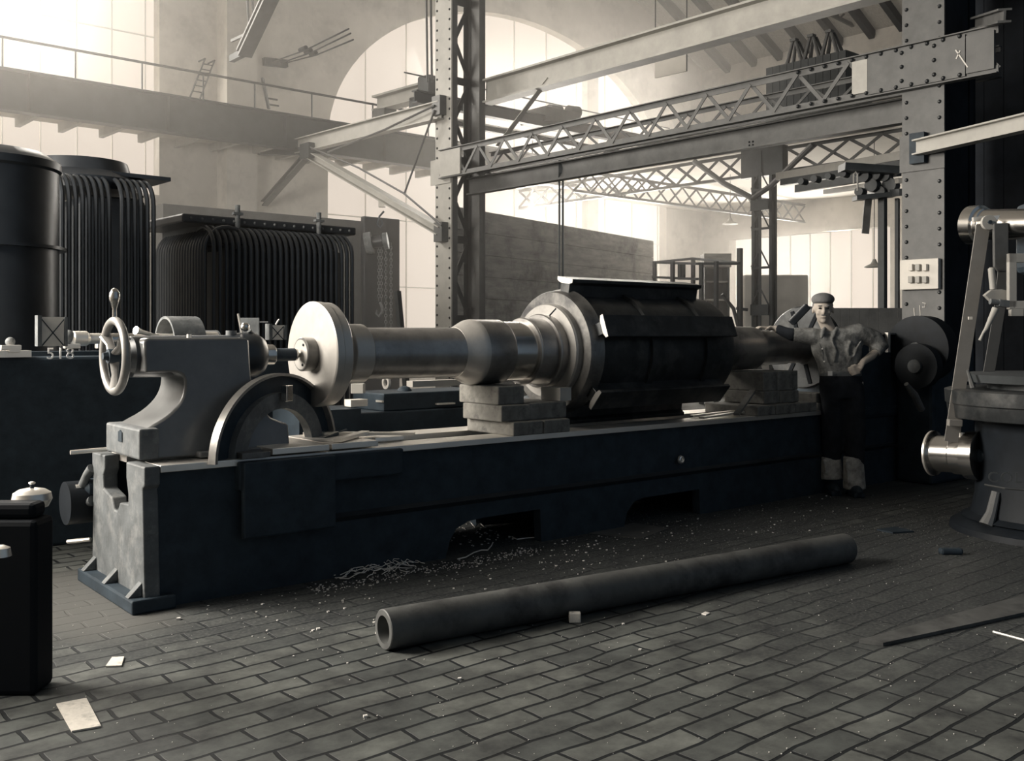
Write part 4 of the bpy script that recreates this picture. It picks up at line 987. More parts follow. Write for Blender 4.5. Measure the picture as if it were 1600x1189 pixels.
# handwheel: rim, three spokes, hub, crank handle
c0 = L(-0.04, 0.42, 1.25); rw = 0.185
hwm = MB().tube([c0 + (EV * math.cos(q) + UZ * math.sin(q)) * rw for q in [2 * math.pi * k / 56 for k in range(56)]], 0.022, 14, closed=True)
hwm.build('handwheel_rim', 'wheel', tail, smooth=True)
sp_ = MB()
for q in (R(-88), R(35), R(150)):
    dd = EV * math.cos(q) + UZ * math.sin(q)
    sp_.tube([c0 + dd * 0.03, c0 + dd * 0.10 + EU * 0.004, c0 + dd * 0.178], [(0.03, 0.014), (0.022, 0.010), (0.034, 0.014)], 10)
sp_.build('handwheel_spokes', 'wheel', tail, smooth=True)
MB().cyl(c0 - EU * 0.035, c0 + EU * 0.09, 0.038, n=20).build('handwheel_hub', 'iron', tail, smooth=True)
MB().lathe(c0 - EU * 0.06, c0 + EU, [(0, 0.02), (0.03, 0.026)], 6).build('hub_nut', 'iron', tail)
cp = c0 + UZ * rw
MB().lathe(cp + UZ * 0.01, cp + UZ, [(0, 0.013), (0.05, 0.011), (0.08, 0.02), (0.105, 0.028), (0.135, 0.026), (0.155, 0.014), (0.16, 0.004)], 20).build('crank_handle', 'polish', tail, smooth=True)
# lead rod + gears on the bed end
c0 = L(-0.16, BW + 0.02, 0.45)
MB().tube([onv(110, 707, 0.7), onv(176, 701, 0.7)], 0.012, 10).build('shifter_rod', 'rail', lt, smooth=True)
m2 = MB()
MB().lathe(L(-0.06, BW + 0.06, 0.5), L(0.2, BW + 0.06, 0.5), [(0, 0.03), (0.02, 0.055), (0.10, 0.055)], 24).build('gear_stub', 'iron', lt, smooth=True)
MB().cyl(L(-0.14, BW + 0.12, 0.42), L(0.02, BW + 0.12, 0.42), 0.12, n=32).build('end_gear', 'iron_deep', lt, smooth=True)
MB().tube([L(-0.03, BW - 0.01, 0.62), L(-0.05, BW + 0.03, 0.58), L(-0.06, BW + 0.06, 0.52)], [0.03, 0.022, 0.028], 12).build('end_bracket', 'iron_end', lt, smooth=True)
MB().cyl(L(-0.10, BW + 0.06, 0.51), L(-0.05, BW + 0.06, 0.51), 0.018, n=14).build('bolt', 'rail', lt, smooth=True)
MB().tube([L(-0.03, BW - 0.01, 0.44), L(-0.05, BW + 0.03, 0.42), L(-0.06, BW + 0.05, 0.37)], [0.03, 0.02, 0.024], 12).build('end_bracket', 'iron_end', lt, smooth=True)
MB().cyl(L(-0.09, BW + 0.04, 0.40), L(-0.05, BW + 0.04, 0.40), 0.016, n=14).build('bolt', 'rail', lt, smooth=True)
MB().tube([L(-0.12, BW + 0.14, 0.20), L(-0.03, BW + 0.03, 0.22)], 0.012, 8).build('lever_rod', 'rail', lt, smooth=True)
# --- carriage (saddle) with slotted plates
sd_ = LB(MB(), 0.45, 1.46, -0.03, 0.80, 0.55, 0.70).build('saddle', 'iron', lt, bevel=0.01)
pm_ = MB()
LB(MB(), 0.46, 0.62, -0.04, 0.30, 0.715, 0.745).build('saddle_plate', 'ring', sd_, bevel=0.003)
LB(MB(), 0.64, 0.98, -0.02, 0.55, 0.722, 0.755).build('saddle_plate', 'rail', sd_, bevel=0.003)
LB(MB(), 1.00, 1.30, -0.01, 0.56, 0.722, 0.755).build('saddle_plate', 'rail', sd_, bevel=0.003)
LB(MB(), 1.42, 1.62, 0.22, 0.26, 0.722, 0.742).build('slide_strip', 'rail', sd_)
LB(MB(), 1.36, 1.62, 0.52, 0.58, 0.722, 0.742).build('slide_strip', 'rail', sd_)
MB().bar(L(1.05, 0.02, 0.77), L(1.40, 0.30, 0.772), 0.05, 0.02).build('tool_bar', 'rail', sd_)
MB().bar(L(1.12, 0.55, 0.765), L(1.62, 0.10, 0.765), 0.06, 0.016).build('tool_bar', 'rail', sd_)
MB().tube([onv(507, 686, 0.3), onv(541, 672, 0.45)], 0.01, 8).build('spanner', 'iron', sd_)
LB(MB(), 0.46, 1.0, -0.06, -0.02, 0.30, 0.70).build('apron', 'iron', sd_, bevel=0.01)
# half-round steady rest standing on the saddle: outer ring and inner ring
sa = Vector(L(0.30, -0.03, 0.70)); sb = Vector(L(1.30, 0.52, 0.70))
e1 = (sb - sa).normalized(); n1 = e1.cross(UZ).normalized(); cen = (sa + sb) / 2; cen.z = 0.70
ro = (sb - sa).length / 2 
def halfring(cn, e, r0, r1, th, rise, m, name, par, lab=None):
    n_ = 48; vs = []; fs = []
    for i in range(n_ + 1):
        a_ = math.pi * i / n_; 
        for rr in (r0, r1):
            q = e * math.cos(a_) * rr + UZ * math.sin(a_) * rr * rise
            vs += [cn + q - n1 * th / 2, cn + q + n1 * th / 2]
    for i in range(n_):
        k = i * 4; l = k + 4
        fs += [(k, l, l + 1, k + 1), (k + 2, k + 3, l + 3, l + 2), (k, k + 2, l + 2, l), (k + 1, l + 1, l + 3, k + 3)]
    fs += [(0, 1, 3, 2), (n_ * 4, n_ * 4 + 2, n_ * 4 + 3, n_ * 4 + 1)]
    return MB().add(vs, fs).build(name, m, par, smooth=True, label=lab)
st = halfring(cen, e1, ro - 0.02, ro, 0.045, 0.78, 'wheel', 'steady_rest', lt)
halfring(cen + n1 * -0.025, e1, ro - 0.24, ro - 0.018, 0.02, 0.78, 'iron', 'web', st)
ci = (L(0.62, 0.70, 0.72) + L(1.02, 0.45, 0.72)) / 2
ci = cen + n1 * 0.02; ci.z = 0.72
halfring(cen + n1 * 0.0, e1, ro - 0.26, ro - 0.15, 0.05, 0.80, 'iron_end', 'inner_ring', st)
pt = cen + UZ * (ro * 0.77 - 0.10) + n1 * 0.06
MB().box(-0.03, 0.03, -0.02, 0.02, -0.05, 0.04, T=lambda x, y, z: pt + e1 * x + n1 * y + UZ * z).build('jaw', 'polish', st, bevel=0.004)
for s_, pp in ((-1, sb), (1, sa)):
    pass
q_ = cen + e1 * (ro - 0.235) + n1 * 0.05; MB().cyl(q_, q_ + UZ * 0.04 + UZ * 0.0, 0.025, n=6).build('foot_nut', 'rail', st)
# --- plug on bed front
p = onv(1063, 718, -0.005)
MB().lathe(p, p - EV, [(0, 0.03), (0.015, 0.028), (0.02, 0.02), (0.012, 0.014), (0.012, 0.003)], 24).build('bed_plug', 'rail', lt, smooth=True)
# --- face plate and headstock
fp = MB().lathe(L(6.02, 0.42, 1.245), L(7, 0.42, 1.245), [(0, 0.12), (0.0, 0.36), (0.02, 0.375), (0.08, 0.375), (0.10, 0.3), (0.12, 0.12)], 64)
fpo = fp.build('faceplate', 'rotor', lt, smooth=True)
m2 = MB()
for k in range(8):
    q = math.pi / 4 * k + 0.5; dd = EV * math.cos(q) + UZ * math.sin(q); m2.bar(L(6.015, 0.42, 1.245) + dd * 0.16, L(6.015, 0.42, 1.245) + dd * 0.34, 0.035, 0.012, EU)
m2.build('faceplate_slots', 'black', fpo)
MB().bar(onv(1236, 505, 0.30), onv(1262, 478, 0.2), 0.10, 0.06).build('chuck_jaw', 'iron_deep', fpo, bevel=0.01)
hs = MB(); LB(hs, 6.25, 7.55, 0.0, 0.84, 0.6, 1.36)
hs_o = hs.build('headstock', 'iron', lt, bevel=0.04)
LB(MB(), 6.20, 7.6, -0.05, 0.6, 1.36, 1.375).build('headstock_ledge', 'tail', hs_o)
LB(MB(), 6.62, 6.66, -0.08, -0.05, 1.20, 1.38).build('ledge_post', 'rail', hs_o)
for (x, y, v, r_, w_) in ((1440, 545, -0.25, 0.30, 0.18), (1435, 572, -0.33, 0.20, 0.10)):
    u_, v_, z_ = lv(x, y, v); c0 = L(u_, v, z_)
    m2 = MB().cyl(c0 - EU * w_ / 2, c0 + EU * w_ / 2, r_, n=48); m2.build('gear_wheel', 'iron_deep', hs_o, smooth=True)
    MB().cyl(c0 - EU * (w_ / 2 + 0.03), c0 + EU * w_ / 2, 0.06, n=20).build('gear_hub', 'iron_end', hs_o, smooth=True)
p = onv(1467, 533, -0.35)
MB().cyl(p, p - EU * 0.08, 0.055, n=20).build('bearing_boss', 'girder_mid', hs_o, smooth=True)
LB(MB(), 6.9, 7.7, -0.35, 0.0, 0, 1.25).build('gear_housing', 'iron', hs_o, bevel=0.03)
p = onv(1416, 600, -0.36); q = onv(1440, 640, -0.36)
MB().tube([p, p.lerp(q, 0.5) + UZ * 0.02, q], [0.02, 0.035, 0.03], 10).build('shift_lever', 'tail', hs_o, smooth=True)

# ================================================================== THE ROTOR on the lathe
AXZ = 1.245; AV = 0.42
rt = thing('rotor', 'huge turned steel rotor shaft mounted between the lathe centres', 'rotor', L(1.05, AV, 0.72), rz=LA)
ax0 = L(0, AV, AXZ); ax1 = L(1, AV, AXZ)
S = 5.94 / 1560 / 2.963   # metres per zoomed pixel at the disc
def prof(*pr): return MB().lathe(ax0, ax1, list(pr), 96)
prof((1.03, 0.0), (1.03, 0.095), (1.035, 0.10), (1.10, 0.10)).build('end_hub', 'ring', rt, smooth=True, angle=25)
hubf = MB().cyl(L(1.028, AV, AXZ), L(1.032, AV, AXZ), 0.088, n=48); hubf.build('hub_face', 'steel', rt, smooth=True)
m2 = MB()
for q in (R(5), R(125), R(245)):
    dd = EV * math.cos(q) + UZ * math.sin(q); m2.cyl(L(1.024, AV, AXZ) + dd * 0.068, L(1.0285, AV, AXZ) + dd * 0.068, 0.008, n=12)
m2.build('hub_screws', 'black', rt)
prof((1.10, 0.0), (1.10, 0.306), (1.106, 0.314), (1.15, 0.314), (1.155, 0.310), (1.205, 0.310), (1.215, 0.300), (1.215, 0.15), ).build('coupling_disc', 'steel', rt, smooth=True, angle=25)
prof((1.215, 0.15), (1.30, 0.15), (1.30, 0.155), (1.31, 0.178), (1.315, 0.182), (1.43, 0.182), (1.437, 0.176), (1.437, 0.15)).build('collar', 'steel', rt, smooth=True, angle=25)
prof((1.437, 0.160), (2.14, 0.163), (2.15, 0.167), (2.165, 0.164), (2.20, 0.185), (2.245, 0.214)).build('shaft', 'shaft', rt, smooth=True, angle=25)
prof((2.14, 0.165), (2.18, 0.182), (2.245, 0.214), (2.27, 0.219), (2.29, 0.219)).build('bright_collar', 'steel', rt, smooth=True, angle=25)
prof((2.29, 0.218), (2.50, 0.218), (2.515, 0.213), (2.515, 0.19)).build('shaft', 'shaft', rt, smooth=True, angle=25)
prof((2.51, 0.206), (2.72, 0.206)).build('journal', 'polish', rt, smooth=True, angle=25)
prof((2.715, 0.2), (2.715, 0.229), (2.725, 0.235), (2.735, 0.229), (2.86, 0.232), (2.87, 0.232), (2.87, 0.255), (2.88, 0.262), (2.89, 0.255), (2.96, 0.258)).build('shaft', 'shaft', rt, smooth=True, angle=25)
prof((2.94, 0.2), (2.94, 0.328), (2.955, 0.336), (3.00, 0.338)).build('end_flange', 'flange', rt, smooth=True, angle=25)
prof((2.995, 0.3), (2.995, 0.418), (3.015, 0.428), (3.06, 0.43), (3.10, 0.445), (3.12, 0.43)).build('end_ring', 'ring', rt, smooth=True, angle=25)
MB().bar(L(2.938, AV, AXZ) + (UZ * 0.30 - EV * 0.12), L(2.938, AV, AXZ) + (UZ * 0.25 - EV * 0.05), 0.004, 0.008).build('scribed_line', 'black', rt)
prof((3.09, 0.2), (3.09, 0.405), (3.6, 0.405), (3.6, 0.43), (3.66, 0.43), (3.66, 0.405), (4.2, 0.405), (4.2, 0.43), (4.25, 0.43), (4.25, 0.41), (4.52, 0.41), (4.56, 0.40), (4.60, 0.34), (4.60, 0.2)).build('core', 'rotor', rt, smooth=True, angle=25)
# six pole bars with dovetail feet
for k in (0, 2, 3, 4, 5):
    q = R(80 + 60 * k); rd = -EV * math.cos(q) + UZ * math.sin(q); tg = EV * math.sin(q) + UZ * math.cos(q)
    c_ = Vector(ax0); w1, w2 = 0.08, 0.045
    pf = [(0.39, -w2), (0.485, -w2), (0.505, -w1), (0.53, -w1), (0.53, w1), (0.505, w1), (0.485, w2), (0.39, w2)]
    m2 = MB().prism([c_ + EU * 3.06 + rd * a_ + tg * b_ for a_, b_ in pf], EU * 1.38)
    po = m2.build('pole_bar', 'rotor', rt, bevel=0.004)
    pf2 = [(0.49, -w2), (0.505, -w1), (0.53, -w1), (0.53, w1), (0.505, w1), (0.49, w2)]
    MB().prism([c_ + EU * 3.057 + rd * a_ + tg * b_ for a_, b_ in pf2], EU * -0.006).build('machined_end', 'steel', po, label='bright machined end face')
prof((4.6, 0.2), (4.6, 0.19), (5.28, 0.182), (5.30, 0.152), (5.75, 0.148), (5.76, 0.14), (6.03, 0.14)).build('shaft', 'shaft', rt, smooth=True, angle=25)

# timber packing under the journals
def tim(u0, u1, v0, v1, z0, z1, lab, grp='timber packing blocks under the rotor', m='timber'):
    return LB(MB(), u0, u1, v0, v1, z0, z1).build('timber_block', m, bevel=0.008, label=lab, category='timber block', group=grp)
tim(2.31, 2.56, 0.0, 0.50, ZB, 0.80, 'bottom timber of the packing under the left journal, on the bed rails')
tim(2.26, 2.50, 0.06, 0.48, 0.80, 0.905, 'middle timber left half of the packing under the left journal')
tim(2.51, 2.84, 0.08, 0.46, 0.80, 0.91, 'dark middle timber at the right of the packing under the left journal')
tim(2.28, 2.50, 0.12, 0.55, 0.905, 1.025, 'top timber of the packing touching the left journal')
tim(2.57, 2.80, 0.0, 0.50, ZB, 0.80, 'bottom timber nearer the rotor body under the left journal')
tim(4.80, 5.03, -0.02, 0.52, ZB, 0.79, 'lowest timber, left one, under the right shaft end')
tim(5.04, 5.30, -0.02, 0.52, ZB, 0.795, 'lowest timber, second from left, under the right shaft end')
tim(5.31, 5.62, -0.01, 0.52, ZB, 0.79, 'lowest timber, third from left, beside the man')
tim(4.98, 5.18, 0.05, 0.46, 0.795, 0.90, 'middle timber, left one, under the right shaft end')
tim(5.19, 5.45, 0.05, 0.46, 0.795, 0.895, 'middle timber, right one, under the right shaft end')
tim(4.98, 5.16, 0.06, 0.46, 0.90, 1.058, 'top timber, left one, touching the right shaft')
tim(5.17, 5.45, 0.06, 0.46, 0.897, 1.058, 'top timber, right one, touching the right shaft')
tim(5.66, 5.85, 0.0, 0.4, ZB, 0.78, 'short pale timber stump beside the man, lower one')
tim(5.66, 5.83, 0.02, 0.38, 0.78, 0.86, 'short pale timber stump beside the man, upper one')
for (ua, va, ub, vb, w_, lab) in [(4.20, 0.05, 4.78, 0.12, 0.05, 'thin bright strip lying on the bed under the rotor, nearest the front'), (4.28, 0.22, 4.79, 0.2, 0.04, 'thin bright strip lying on the bed under the rotor, further back')]:
    MB().bar(L(ua, va, ZB + 0.015), L(ub, vb, ZB + 0.03), w_, 0.012).build('steel_strip', 'rail', label=lab, category='steel strip')
MB().bar(L(4.62, 0.05, ZB + 0.02), L(4.97, 0.16, 0.90), 0.05, 0.02).build('wedge', 'timber', label='slanting timber wedge leaning on the right packing', category='wedge')
# light plug wedge seen between rotor and packing
LB(MB(), 2.80, 2.90, 0.10, 0.30, 0.912, 1.0).build('packing_piece', 'girder', label='small pale packing piece right of the left timber stack', category='packing')

# ================================================================== ON THE FLOOR
a = onz(605, 1019, 0); b = onz(1331, 881, 0); rp_ = 0.087
d_ = (b - a).normalized(); nrm_ = Vector((-d_.y, d_.x, 0)); nrm_ = nrm_ if nrm_.dot(FW) > 0 else -nrm_
a = a + nrm_ * rp_ * 0.45 + UZ * rp_; b = b + nrm_ * rp_ * 0.45 + UZ * rp_
Lp = (b - a).length
MB().lathe(a, b, [(0.10, 0.05), (0.0, 0.06), (0.0, rp_ - 0.004), (0.004, rp_), (Lp - 0.01, rp_), (Lp, rp_ - 0.01), (Lp, 0.07), (Lp - 0.02, 0.06)], 56).build('steel_pipe', 'pipe', smooth=True, label='long thick steel bar with hollow end lying on the brick floor', category='pipe')
o_ = bpy.data.objects['steel_pipe']
# sheets, blocks
def flat(pts_, name, m, lab, cat, z=0.0, th=0.006, **k):
    return MB().prism([onz(x, y, 0) + UZ * (z + 0.001) for x, y in pts_], UZ * th).build(name, m, label=lab, category=cat, **k)
flat([(88, 1102), (112, 1145), (158, 1137), (135, 1093)], 'paper_sheet', 'paper', 'dirty white paper sheet on the bricks at lower left', 'paper')
flat([(165, 1043), (190, 1042), (194, 1028), (175, 1029)], 'paper_scrap', 'paper', 'small white scrap on the bricks below the lathe foot', 'paper')
c0 = onz(898, 972)
MB().box(-0.028, 0.028, -0.02, 0.02, 0, 0.048, T=lambda x, y, z: c0 + RT * x + FW * y + UZ * z).build('wooden_cube', 'paper', bevel=0.005, label='small pale cube on the floor in front of the long pipe', category='block')
flat([(1342, 1005), (1560, 945), (1660, 918), (1700, 940), (1380, 1010)], 'floor_plate', 'pipe', 'flat iron plate edge on the floor at lower right', 'plate', th=0.015)
flat([(920, 834), (1003, 842), (1045, 826), (990, 818)], 'sheet_metal', 'girder_mid', 'grey metal sheet on the floor in front of the bed foot', 'sheet', th=0.004)
flat([(1370, 829), (1400, 825), (1428, 832), (1395, 834)], 'oily_rag', 'iron', 'small dark flat rag on the floor beyond the pipe end', 'rag', th=0.01)
c0 = onz(1488, 866); MB().box(-0.08, 0.06, -0.03, 0.03, 0, 0.04, T=lambda x, y, z: c0 + RT * x + FW * y + UZ * z).build('iron_lump', 'iron', bevel=0.015, label='dark iron lump on the floor before the round machine base', category='lump')
MB().tube([onz(1552, 990) + UZ * 0.008, onz(1600, 1003) + UZ * 0.008, onz(1640, 1016) + UZ * 0.008], 0.007, 6).build('thin_rod', 'grit', label='thin bright rod on the dark floor at the right edge', category='rod')
flat([(1096, 960), (1102, 957), (1109, 959), (1103, 962)], 'washer', 'chip', 'flat bright washer on the floor right of the pale cube', 'washer', th=0.004)
# curly swarf heap
m2 = MB()
for i in range(46):
    a0 = random.uniform(0, 6.28); st_ = onz(random.uniform(520, 628), random.uniform(868, 900)) ; pts_ = []; hd = random.uniform(-0.6, 0.6)
    ln = random.uniform(0.18, 0.5); n_ = 14
    for k in range(n_ + 1):
        t_ = k / n_ - 0.5; hd += random.uniform(-0.35, 0.35)
        dirv = EU * math.cos(hd * 0.6) + EV * math.sin(hd * 0.6)
        pts_.append(st_ + dirv * ln * t_ + UZ * (0.012 + 0.05 * (0.25 - t_ * t_) * 4 * random.random() * 0.8) + EV * 0.012 * math.sin(k * 2.1 + a0))
    m2.tube(pts_, 0.0026, 4)
for (pp) in ([(715, 876), (728, 873), (740, 866), (752, 862), (762, 862), (768, 855), (770, 850)], [(800, 841), (808, 845), (822, 843), (838, 842), (850, 840), (858, 838)], [(735, 818), (742, 826), (750, 820), (758, 826), (766, 823)]):
    m2.tube([onz(x, y) + UZ * 0.01 for x, y in pp], 0.004, 5)
m2.build('swarf_heap', 'chip', kind='stuff', label='heap of bright curly steel swarf on the floor before the bed', category='swarf')
# scattered chips
m2 = MB()
def chip(c, s):
    an = random.uniform(0, 6.28); q = [Vector((math.cos(an + k * 1.57) * s * random.uniform(0.6, 1.2), math.sin(an + k * 1.57) * s * random.uniform(0.5, 1), 0)) for k in range(4)]
    m2.prism([c + v + UZ * 0.001 for v in q], UZ * s * 0.6)
for i in range(420):
    u = random.gauss(2.2, 1.7); v = -abs(random.gauss(0.0, 0.45)) - 0.03
    if u < 0.2: continue
    chip(L(u, v), random.choice((0.003, 0.004, 0.005, 0.006, 0.009)))
for i in range(420):
    u = random.uniform(0.8, 2.4); v = random.gauss(-0.14, 0.05) - 0.02
    chip(L(u, v), random.choice((0.003, 0.004, 0.006)))
for i in range(500):
    c = onz(random.uniform(80, 1590), random.uniform(880, 1180)); chip(c, random.choice((0.0015, 0.002, 0.003)))
for (x, y, s) in ((327, 890, 0.016), (279, 968, 0.014), (718, 1062, 0.012), (571, 1121, 0.013), (497, 984, 0.012), (417, 986, 0.007), (1000, 1016, 0.009), (974, 976, 0.01), (590, 990, 0.012), (543, 1037, 0.006)): chip(onz(x, y), s)
for i in range(200):
    u = random.uniform(2.1, 2.55); v = random.uniform(0.2, 1.6); chip(L(u, v), random.choice((0.004, 0.006, 0.008)))
m2.build('floor_chips', 'chip', kind='stuff', label='bright metal chips scattered over the brick floor', category='swarf')
m2 = MB()
for i in range(5200):
    x = random.uniform(760, 1590); y = random.gauss(800, 55)
    if y < 775: y = 775 + random.uniform(0, 60)
    if y > 1010: continue
    c = onz(x, y); s = random.uniform(0.0015, 0.0035); an = random.uniform(0, 6.28)
    q = [c + Vector((math.cos(an + k * 2.09) * s, math.sin(an + k * 2.09) * s, 0.001)) for k in range(3)]
    n_ = len(m2.v); m2.v += q + [c + UZ * s * 1.2]; m2.f += [[n_, n_ + 1, n_ + 3], [n_ + 1, n_ + 2, n_ + 3], [n_ + 2, n_, n_ + 3]]
m2.build('steel_grit', 'grit', kind='stuff', label='fine steel turnings strewn between the pipe and the machines', category='swarf')

# foreground machine at the left edge
pb = onz(55, 1088)
t = thing('foreground_pedestal', 'black machine pedestal with domed valve in the left foreground', 'pedestal', pb)
def FB(x0, x1, y0, y1, z0, z1, n, m, **k): return MB().box(x0, x1, y0, y1, z0, z1, T=lambda x, y, z: Vector((pb.x, pb.y, 0)) + RT * x + FW * y + UZ * z).build(n, m, t, **k)
FB(-0.9, -0.0, 0, 0.16, 0, 0.66, 'base', 'black', bevel=0.02)
FB(-0.8, -0.02, 0.03, 0.14, 0.66, 0.72, 'column', 'black', bevel=0.02)
c0 = atd(50, 768, (pb - CAMP).dot(FW) + 0.2)
MB().lathe(c0 - UZ * 0.06, c0 + UZ, [(0, 0.06), (0.03, 0.075), (0.055, 0.07), (0.068, 0.05), (0.074, 0.02)], 32).build('dome_cap', 'rail', t, smooth=True)
MB().cyl(c0, c0 + UZ * 0.03, 0.008, n=12).build('stem', 'iron', t); MB().ball(c0 + UZ * 0.034, 0.013, 0.013, 0.006).build('knob', 'rail', t, smooth=True)
c0 = atd(2, 856, 3.6); MB().lathe(c0 - UZ * 0.03, c0 + UZ, [(0, 0.035), (0.03, 0.03), (0.04, 0.01)], 20).build('bright_cap', 'rail', t, smooth=True)

# ================================================================== ROUND MACHINE AT RIGHT
DM = 6.9
mc = atd(1655, 522, DM); mc.z = 0
t = thing('round_table_machine', 'round-table drilling machine with belt pulleys at the right edge', 'machine', mc)
def dz(y, d=DM): return CAM_H + (HY - y) / FOC * d
MB().lathe(mc, mc + UZ, [(0, 0.70), (0.04, 0.69), (0.07, 0.64), (0.09, 0.56), (0.10, 0.5)], 64).build('base', 'iron_deep', t, smooth=True)
MB().lathe(mc, mc + UZ, [(0.09, 0.62), (0.12, 0.56), (0.25, 0.53), (0.75, 0.53), (0.78, 0.55)], 64).build('body', 'iron_deep', t, smooth=True)
zz0, zz1 = dz(653), dz(600)
MB().lathe(mc, mc + UZ, [(zz0 - 0.01, 0.5), (zz0, 0.70), (zz0 + 0.01, 0.705), (zz0 + 0.09, 0.715), (zz0 + 0.10, 0.725), (zz0 + 0.19, 0.73), (zz0 + 0.20, 0.70), (zz0 + 0.20, 0.1)], 96).build('round_table', 'rotor', t, smooth=True)
MB().lathe(mc, mc + UZ, [(dz(612), 0.45), (dz(598), 0.45), (dz(597), 0.60), (dz(585), 0.62), (dz(584), 0.6), (dz(584), 0.1)], 96).build('upper_ring', 'girder_dark', t, smooth=True)
for an in (R(218),):
    g0 = mc + Vector((math.cos(an), math.sin(an), 0)) * 0
e_ = -RT * 0.95 - FW * 0.3; e_.normalize()
MB().tube([mc + e_ * 0.54 + UZ * 0.30, mc + e_ * 0.58 + UZ * 0.16, mc + e_ * 0.62 + UZ * 0.08], [0.03, 0.035, 0.05], 10).build('base_rib', 'tail', t, smooth=True)
# raised lettering
fc = bpy.data.curves.new('raised_lettering', 'FONT'); fc.body = 'COLF'; fc.size = 0.095; fc.extrude = 0.004; fc.space_character = 1.15
fc.materials.append(M['girder_dark'])
fo = totext('raised_lettering', fc); SC.collection.objects.link(fo); fo.parent = t
lp = atd(1543, 753, 6.42); wl = WMX[t.name].inverted() @ lp
fo.location = wl; fo.rotation_euler = (R(90), 0, TH - R(90) + R(-14))
MB().tube([atd(1538, 757, 6.43), atd(1570, 763, 6.37), atd(1605, 766, 6.36)], 0.006, 6).build('raised_line', 'girder_mid', t)
# side pulley with belt
pa = atd(1459, 708, 7.2); pb2 = atd(1532, 712, 6.95); axv = (pb2 - pa).normalized()
Lq = (pb2 - pa).length
MB().lathe(pa, pb2, [(0, 0.02), (0, 0.155), (0.012, 0.16), (0.02, 0.13), (0.14, 0.13), (0.15, 0.13), (0.16, 0.14), (0.24, 0.14), (0.245, 0.165), (Lq, 0.17)], 64).build('cone_pulley', 'polish', t, smooth=True)
MB().annulus(pa - axv * 0.012, axv, 0.14, 0.162, 0.014, 56).build('pulley_rim', 'rail', t, smooth=True)
MB().cyl(pa, pb2 + axv * 0.3, 0.05, n=20).build('pulley_shaft', 'iron', t, smooth=True)
# overhead counter pulley
qa = atd(1516, 352, 7.2); qb = atd(1605, 350, 6.8)
axu = (qb - qa).normalized()
MB().lathe(qa, qb, [(0, 0.02), (0, 0.10), (0.005, 0.14), (0.09, 0.14), (0.10, 0.12), (0.13, 0.12), (0.135, 0.11), (0.6, 0.10)], 56).build('upper_pulley', 'polish', t, smooth=True)
cd = atd(1543, 348, 6.85); MB().cyl(cd, cd - FW * 0.03, 0.05, n=32).build('pivot_disc', 'girder', t, smooth=True)
MB().cyl(cd - FW * 0.03, cd - FW * 0.045, 0.014, n=6).build('pivot_bolt', 'iron', t)
for (xa, ya, xb, yb) in ((1520, 343, 1592, 338), (1525, 354, 1540, 352)): MB().bar(atd(xa, ya, 6.9), atd(xb, yb, 6.9), 0.03, 0.03).build('shift_bar', 'rail', t)
# main belt
def strap(name, pts_, d, w, m, th=0.008):
    m2 = MB(); P_ = [atd(x, y, dd) for x, y, dd in pts_]
    for i in range(len(P_) - 1): m2.bar(P_[i], P_[i + 1], w, th, FW)
    return m2.build(name, m, t)
strap('drive_belt', [(1536, 352, 6.88), (1486, 690, 6.95)], 0, 0.095, 'belt')
strap('drive_belt', [(1493, 655, 6.98), (1488, 720, 7.02)], 0, 0.085, 'belt')
MB().bar(atd(1481, 660, 6.9), atd(1502, 661, 6.9), 0.05, 0.045).build('belt_fork', 'belt', t, bevel=0.004)
MB().bar(atd(1513, 497, 6.87) , atd(1519, 497, 6.87), 0.01, 0.02).build('belt_joint', 'white', t)
strap('rear_belt', [(1570, 400, 7.3), (1562, 480, 7.3), (1542, 600, 7.3)], 0, 0.08, 'belt_dark')
# slotted lever plate
pl = [(1553, 349), (1576, 348), (1577, 418), (1572, 425), (1562, 425), (1554, 417)]
MB().prism([atd(x, y, 6.8) for x, y in pl], FW * 0.03).build('lever_plate', 'girder_mid', t, bevel=0.006)
m2 = MB()
MB().prism([atd(1539, 461, 6.75), atd(1549, 453, 6.75), atd(1566, 452, 6.75), atd(1580, 455, 6.75), atd(1580, 468, 6.75), atd(1550, 472, 6.75)], FW * 0.04).build('quadrant', 'girder', t, bevel=0.004)
MB().tube([atd(1552, 452, 6.78), atd(1549, 420, 6.78), atd(1549, 418, 6.78)], [0.022, 0.022, 0.012], 12).build('link_rod', 'girder', t, smooth=True)
MB().tube([atd(1556, 482, 6.7), atd(1541, 514, 6.7), atd(1536, 521, 6.7), atd(1531, 532, 6.7)], [0.024, 0.014, 0.009, 0.011], 12).build('handle', 'girder', t, smooth=True)
MB().cyl(atd(1547, 471, 6.72), atd(1560, 473, 6.72), 0.02, n=14).build('pin', 'iron_end', t, smooth=True)
MB().bar(atd(1560, 473, 6.72), atd(1584, 476, 6.72), 0.04, 0.045).build('link', 'iron_end', t)
fr = MB()
for (x0_, y0_, x1_, y1_) in ((1577, 396, 1640, 410), (1577, 396, 1589, 480), (1577, 470, 1640, 483), (1580, 483, 1600, 494)):
    a = atd(x0_, y1_, 6.7); b = atd(x1_, y0_, 6.7); w_ = (b - a).dot(RT)
    fr.box(0, w_, 0, 0.04, 0, b.z - a.z, T=lambda x, y, z: a + RT * x + FW * y + UZ * z)
fr.build('gauge_frame', 'girder', t, bevel=0.003)
MB().cyl(mc + UZ * 0.9 + FW * 0.3 + RT * 0.35, mc + UZ * 3.0 + FW * 0.3 + RT * 0.35, 0.25, n=40).build('column', 'iron', t, smooth=True)
MB().bar(atd(1600, 372, 6.95), atd(1680, 372, 6.95), 0.3, 0.5).build('head_arm', 'iron', t, bevel=0.05)
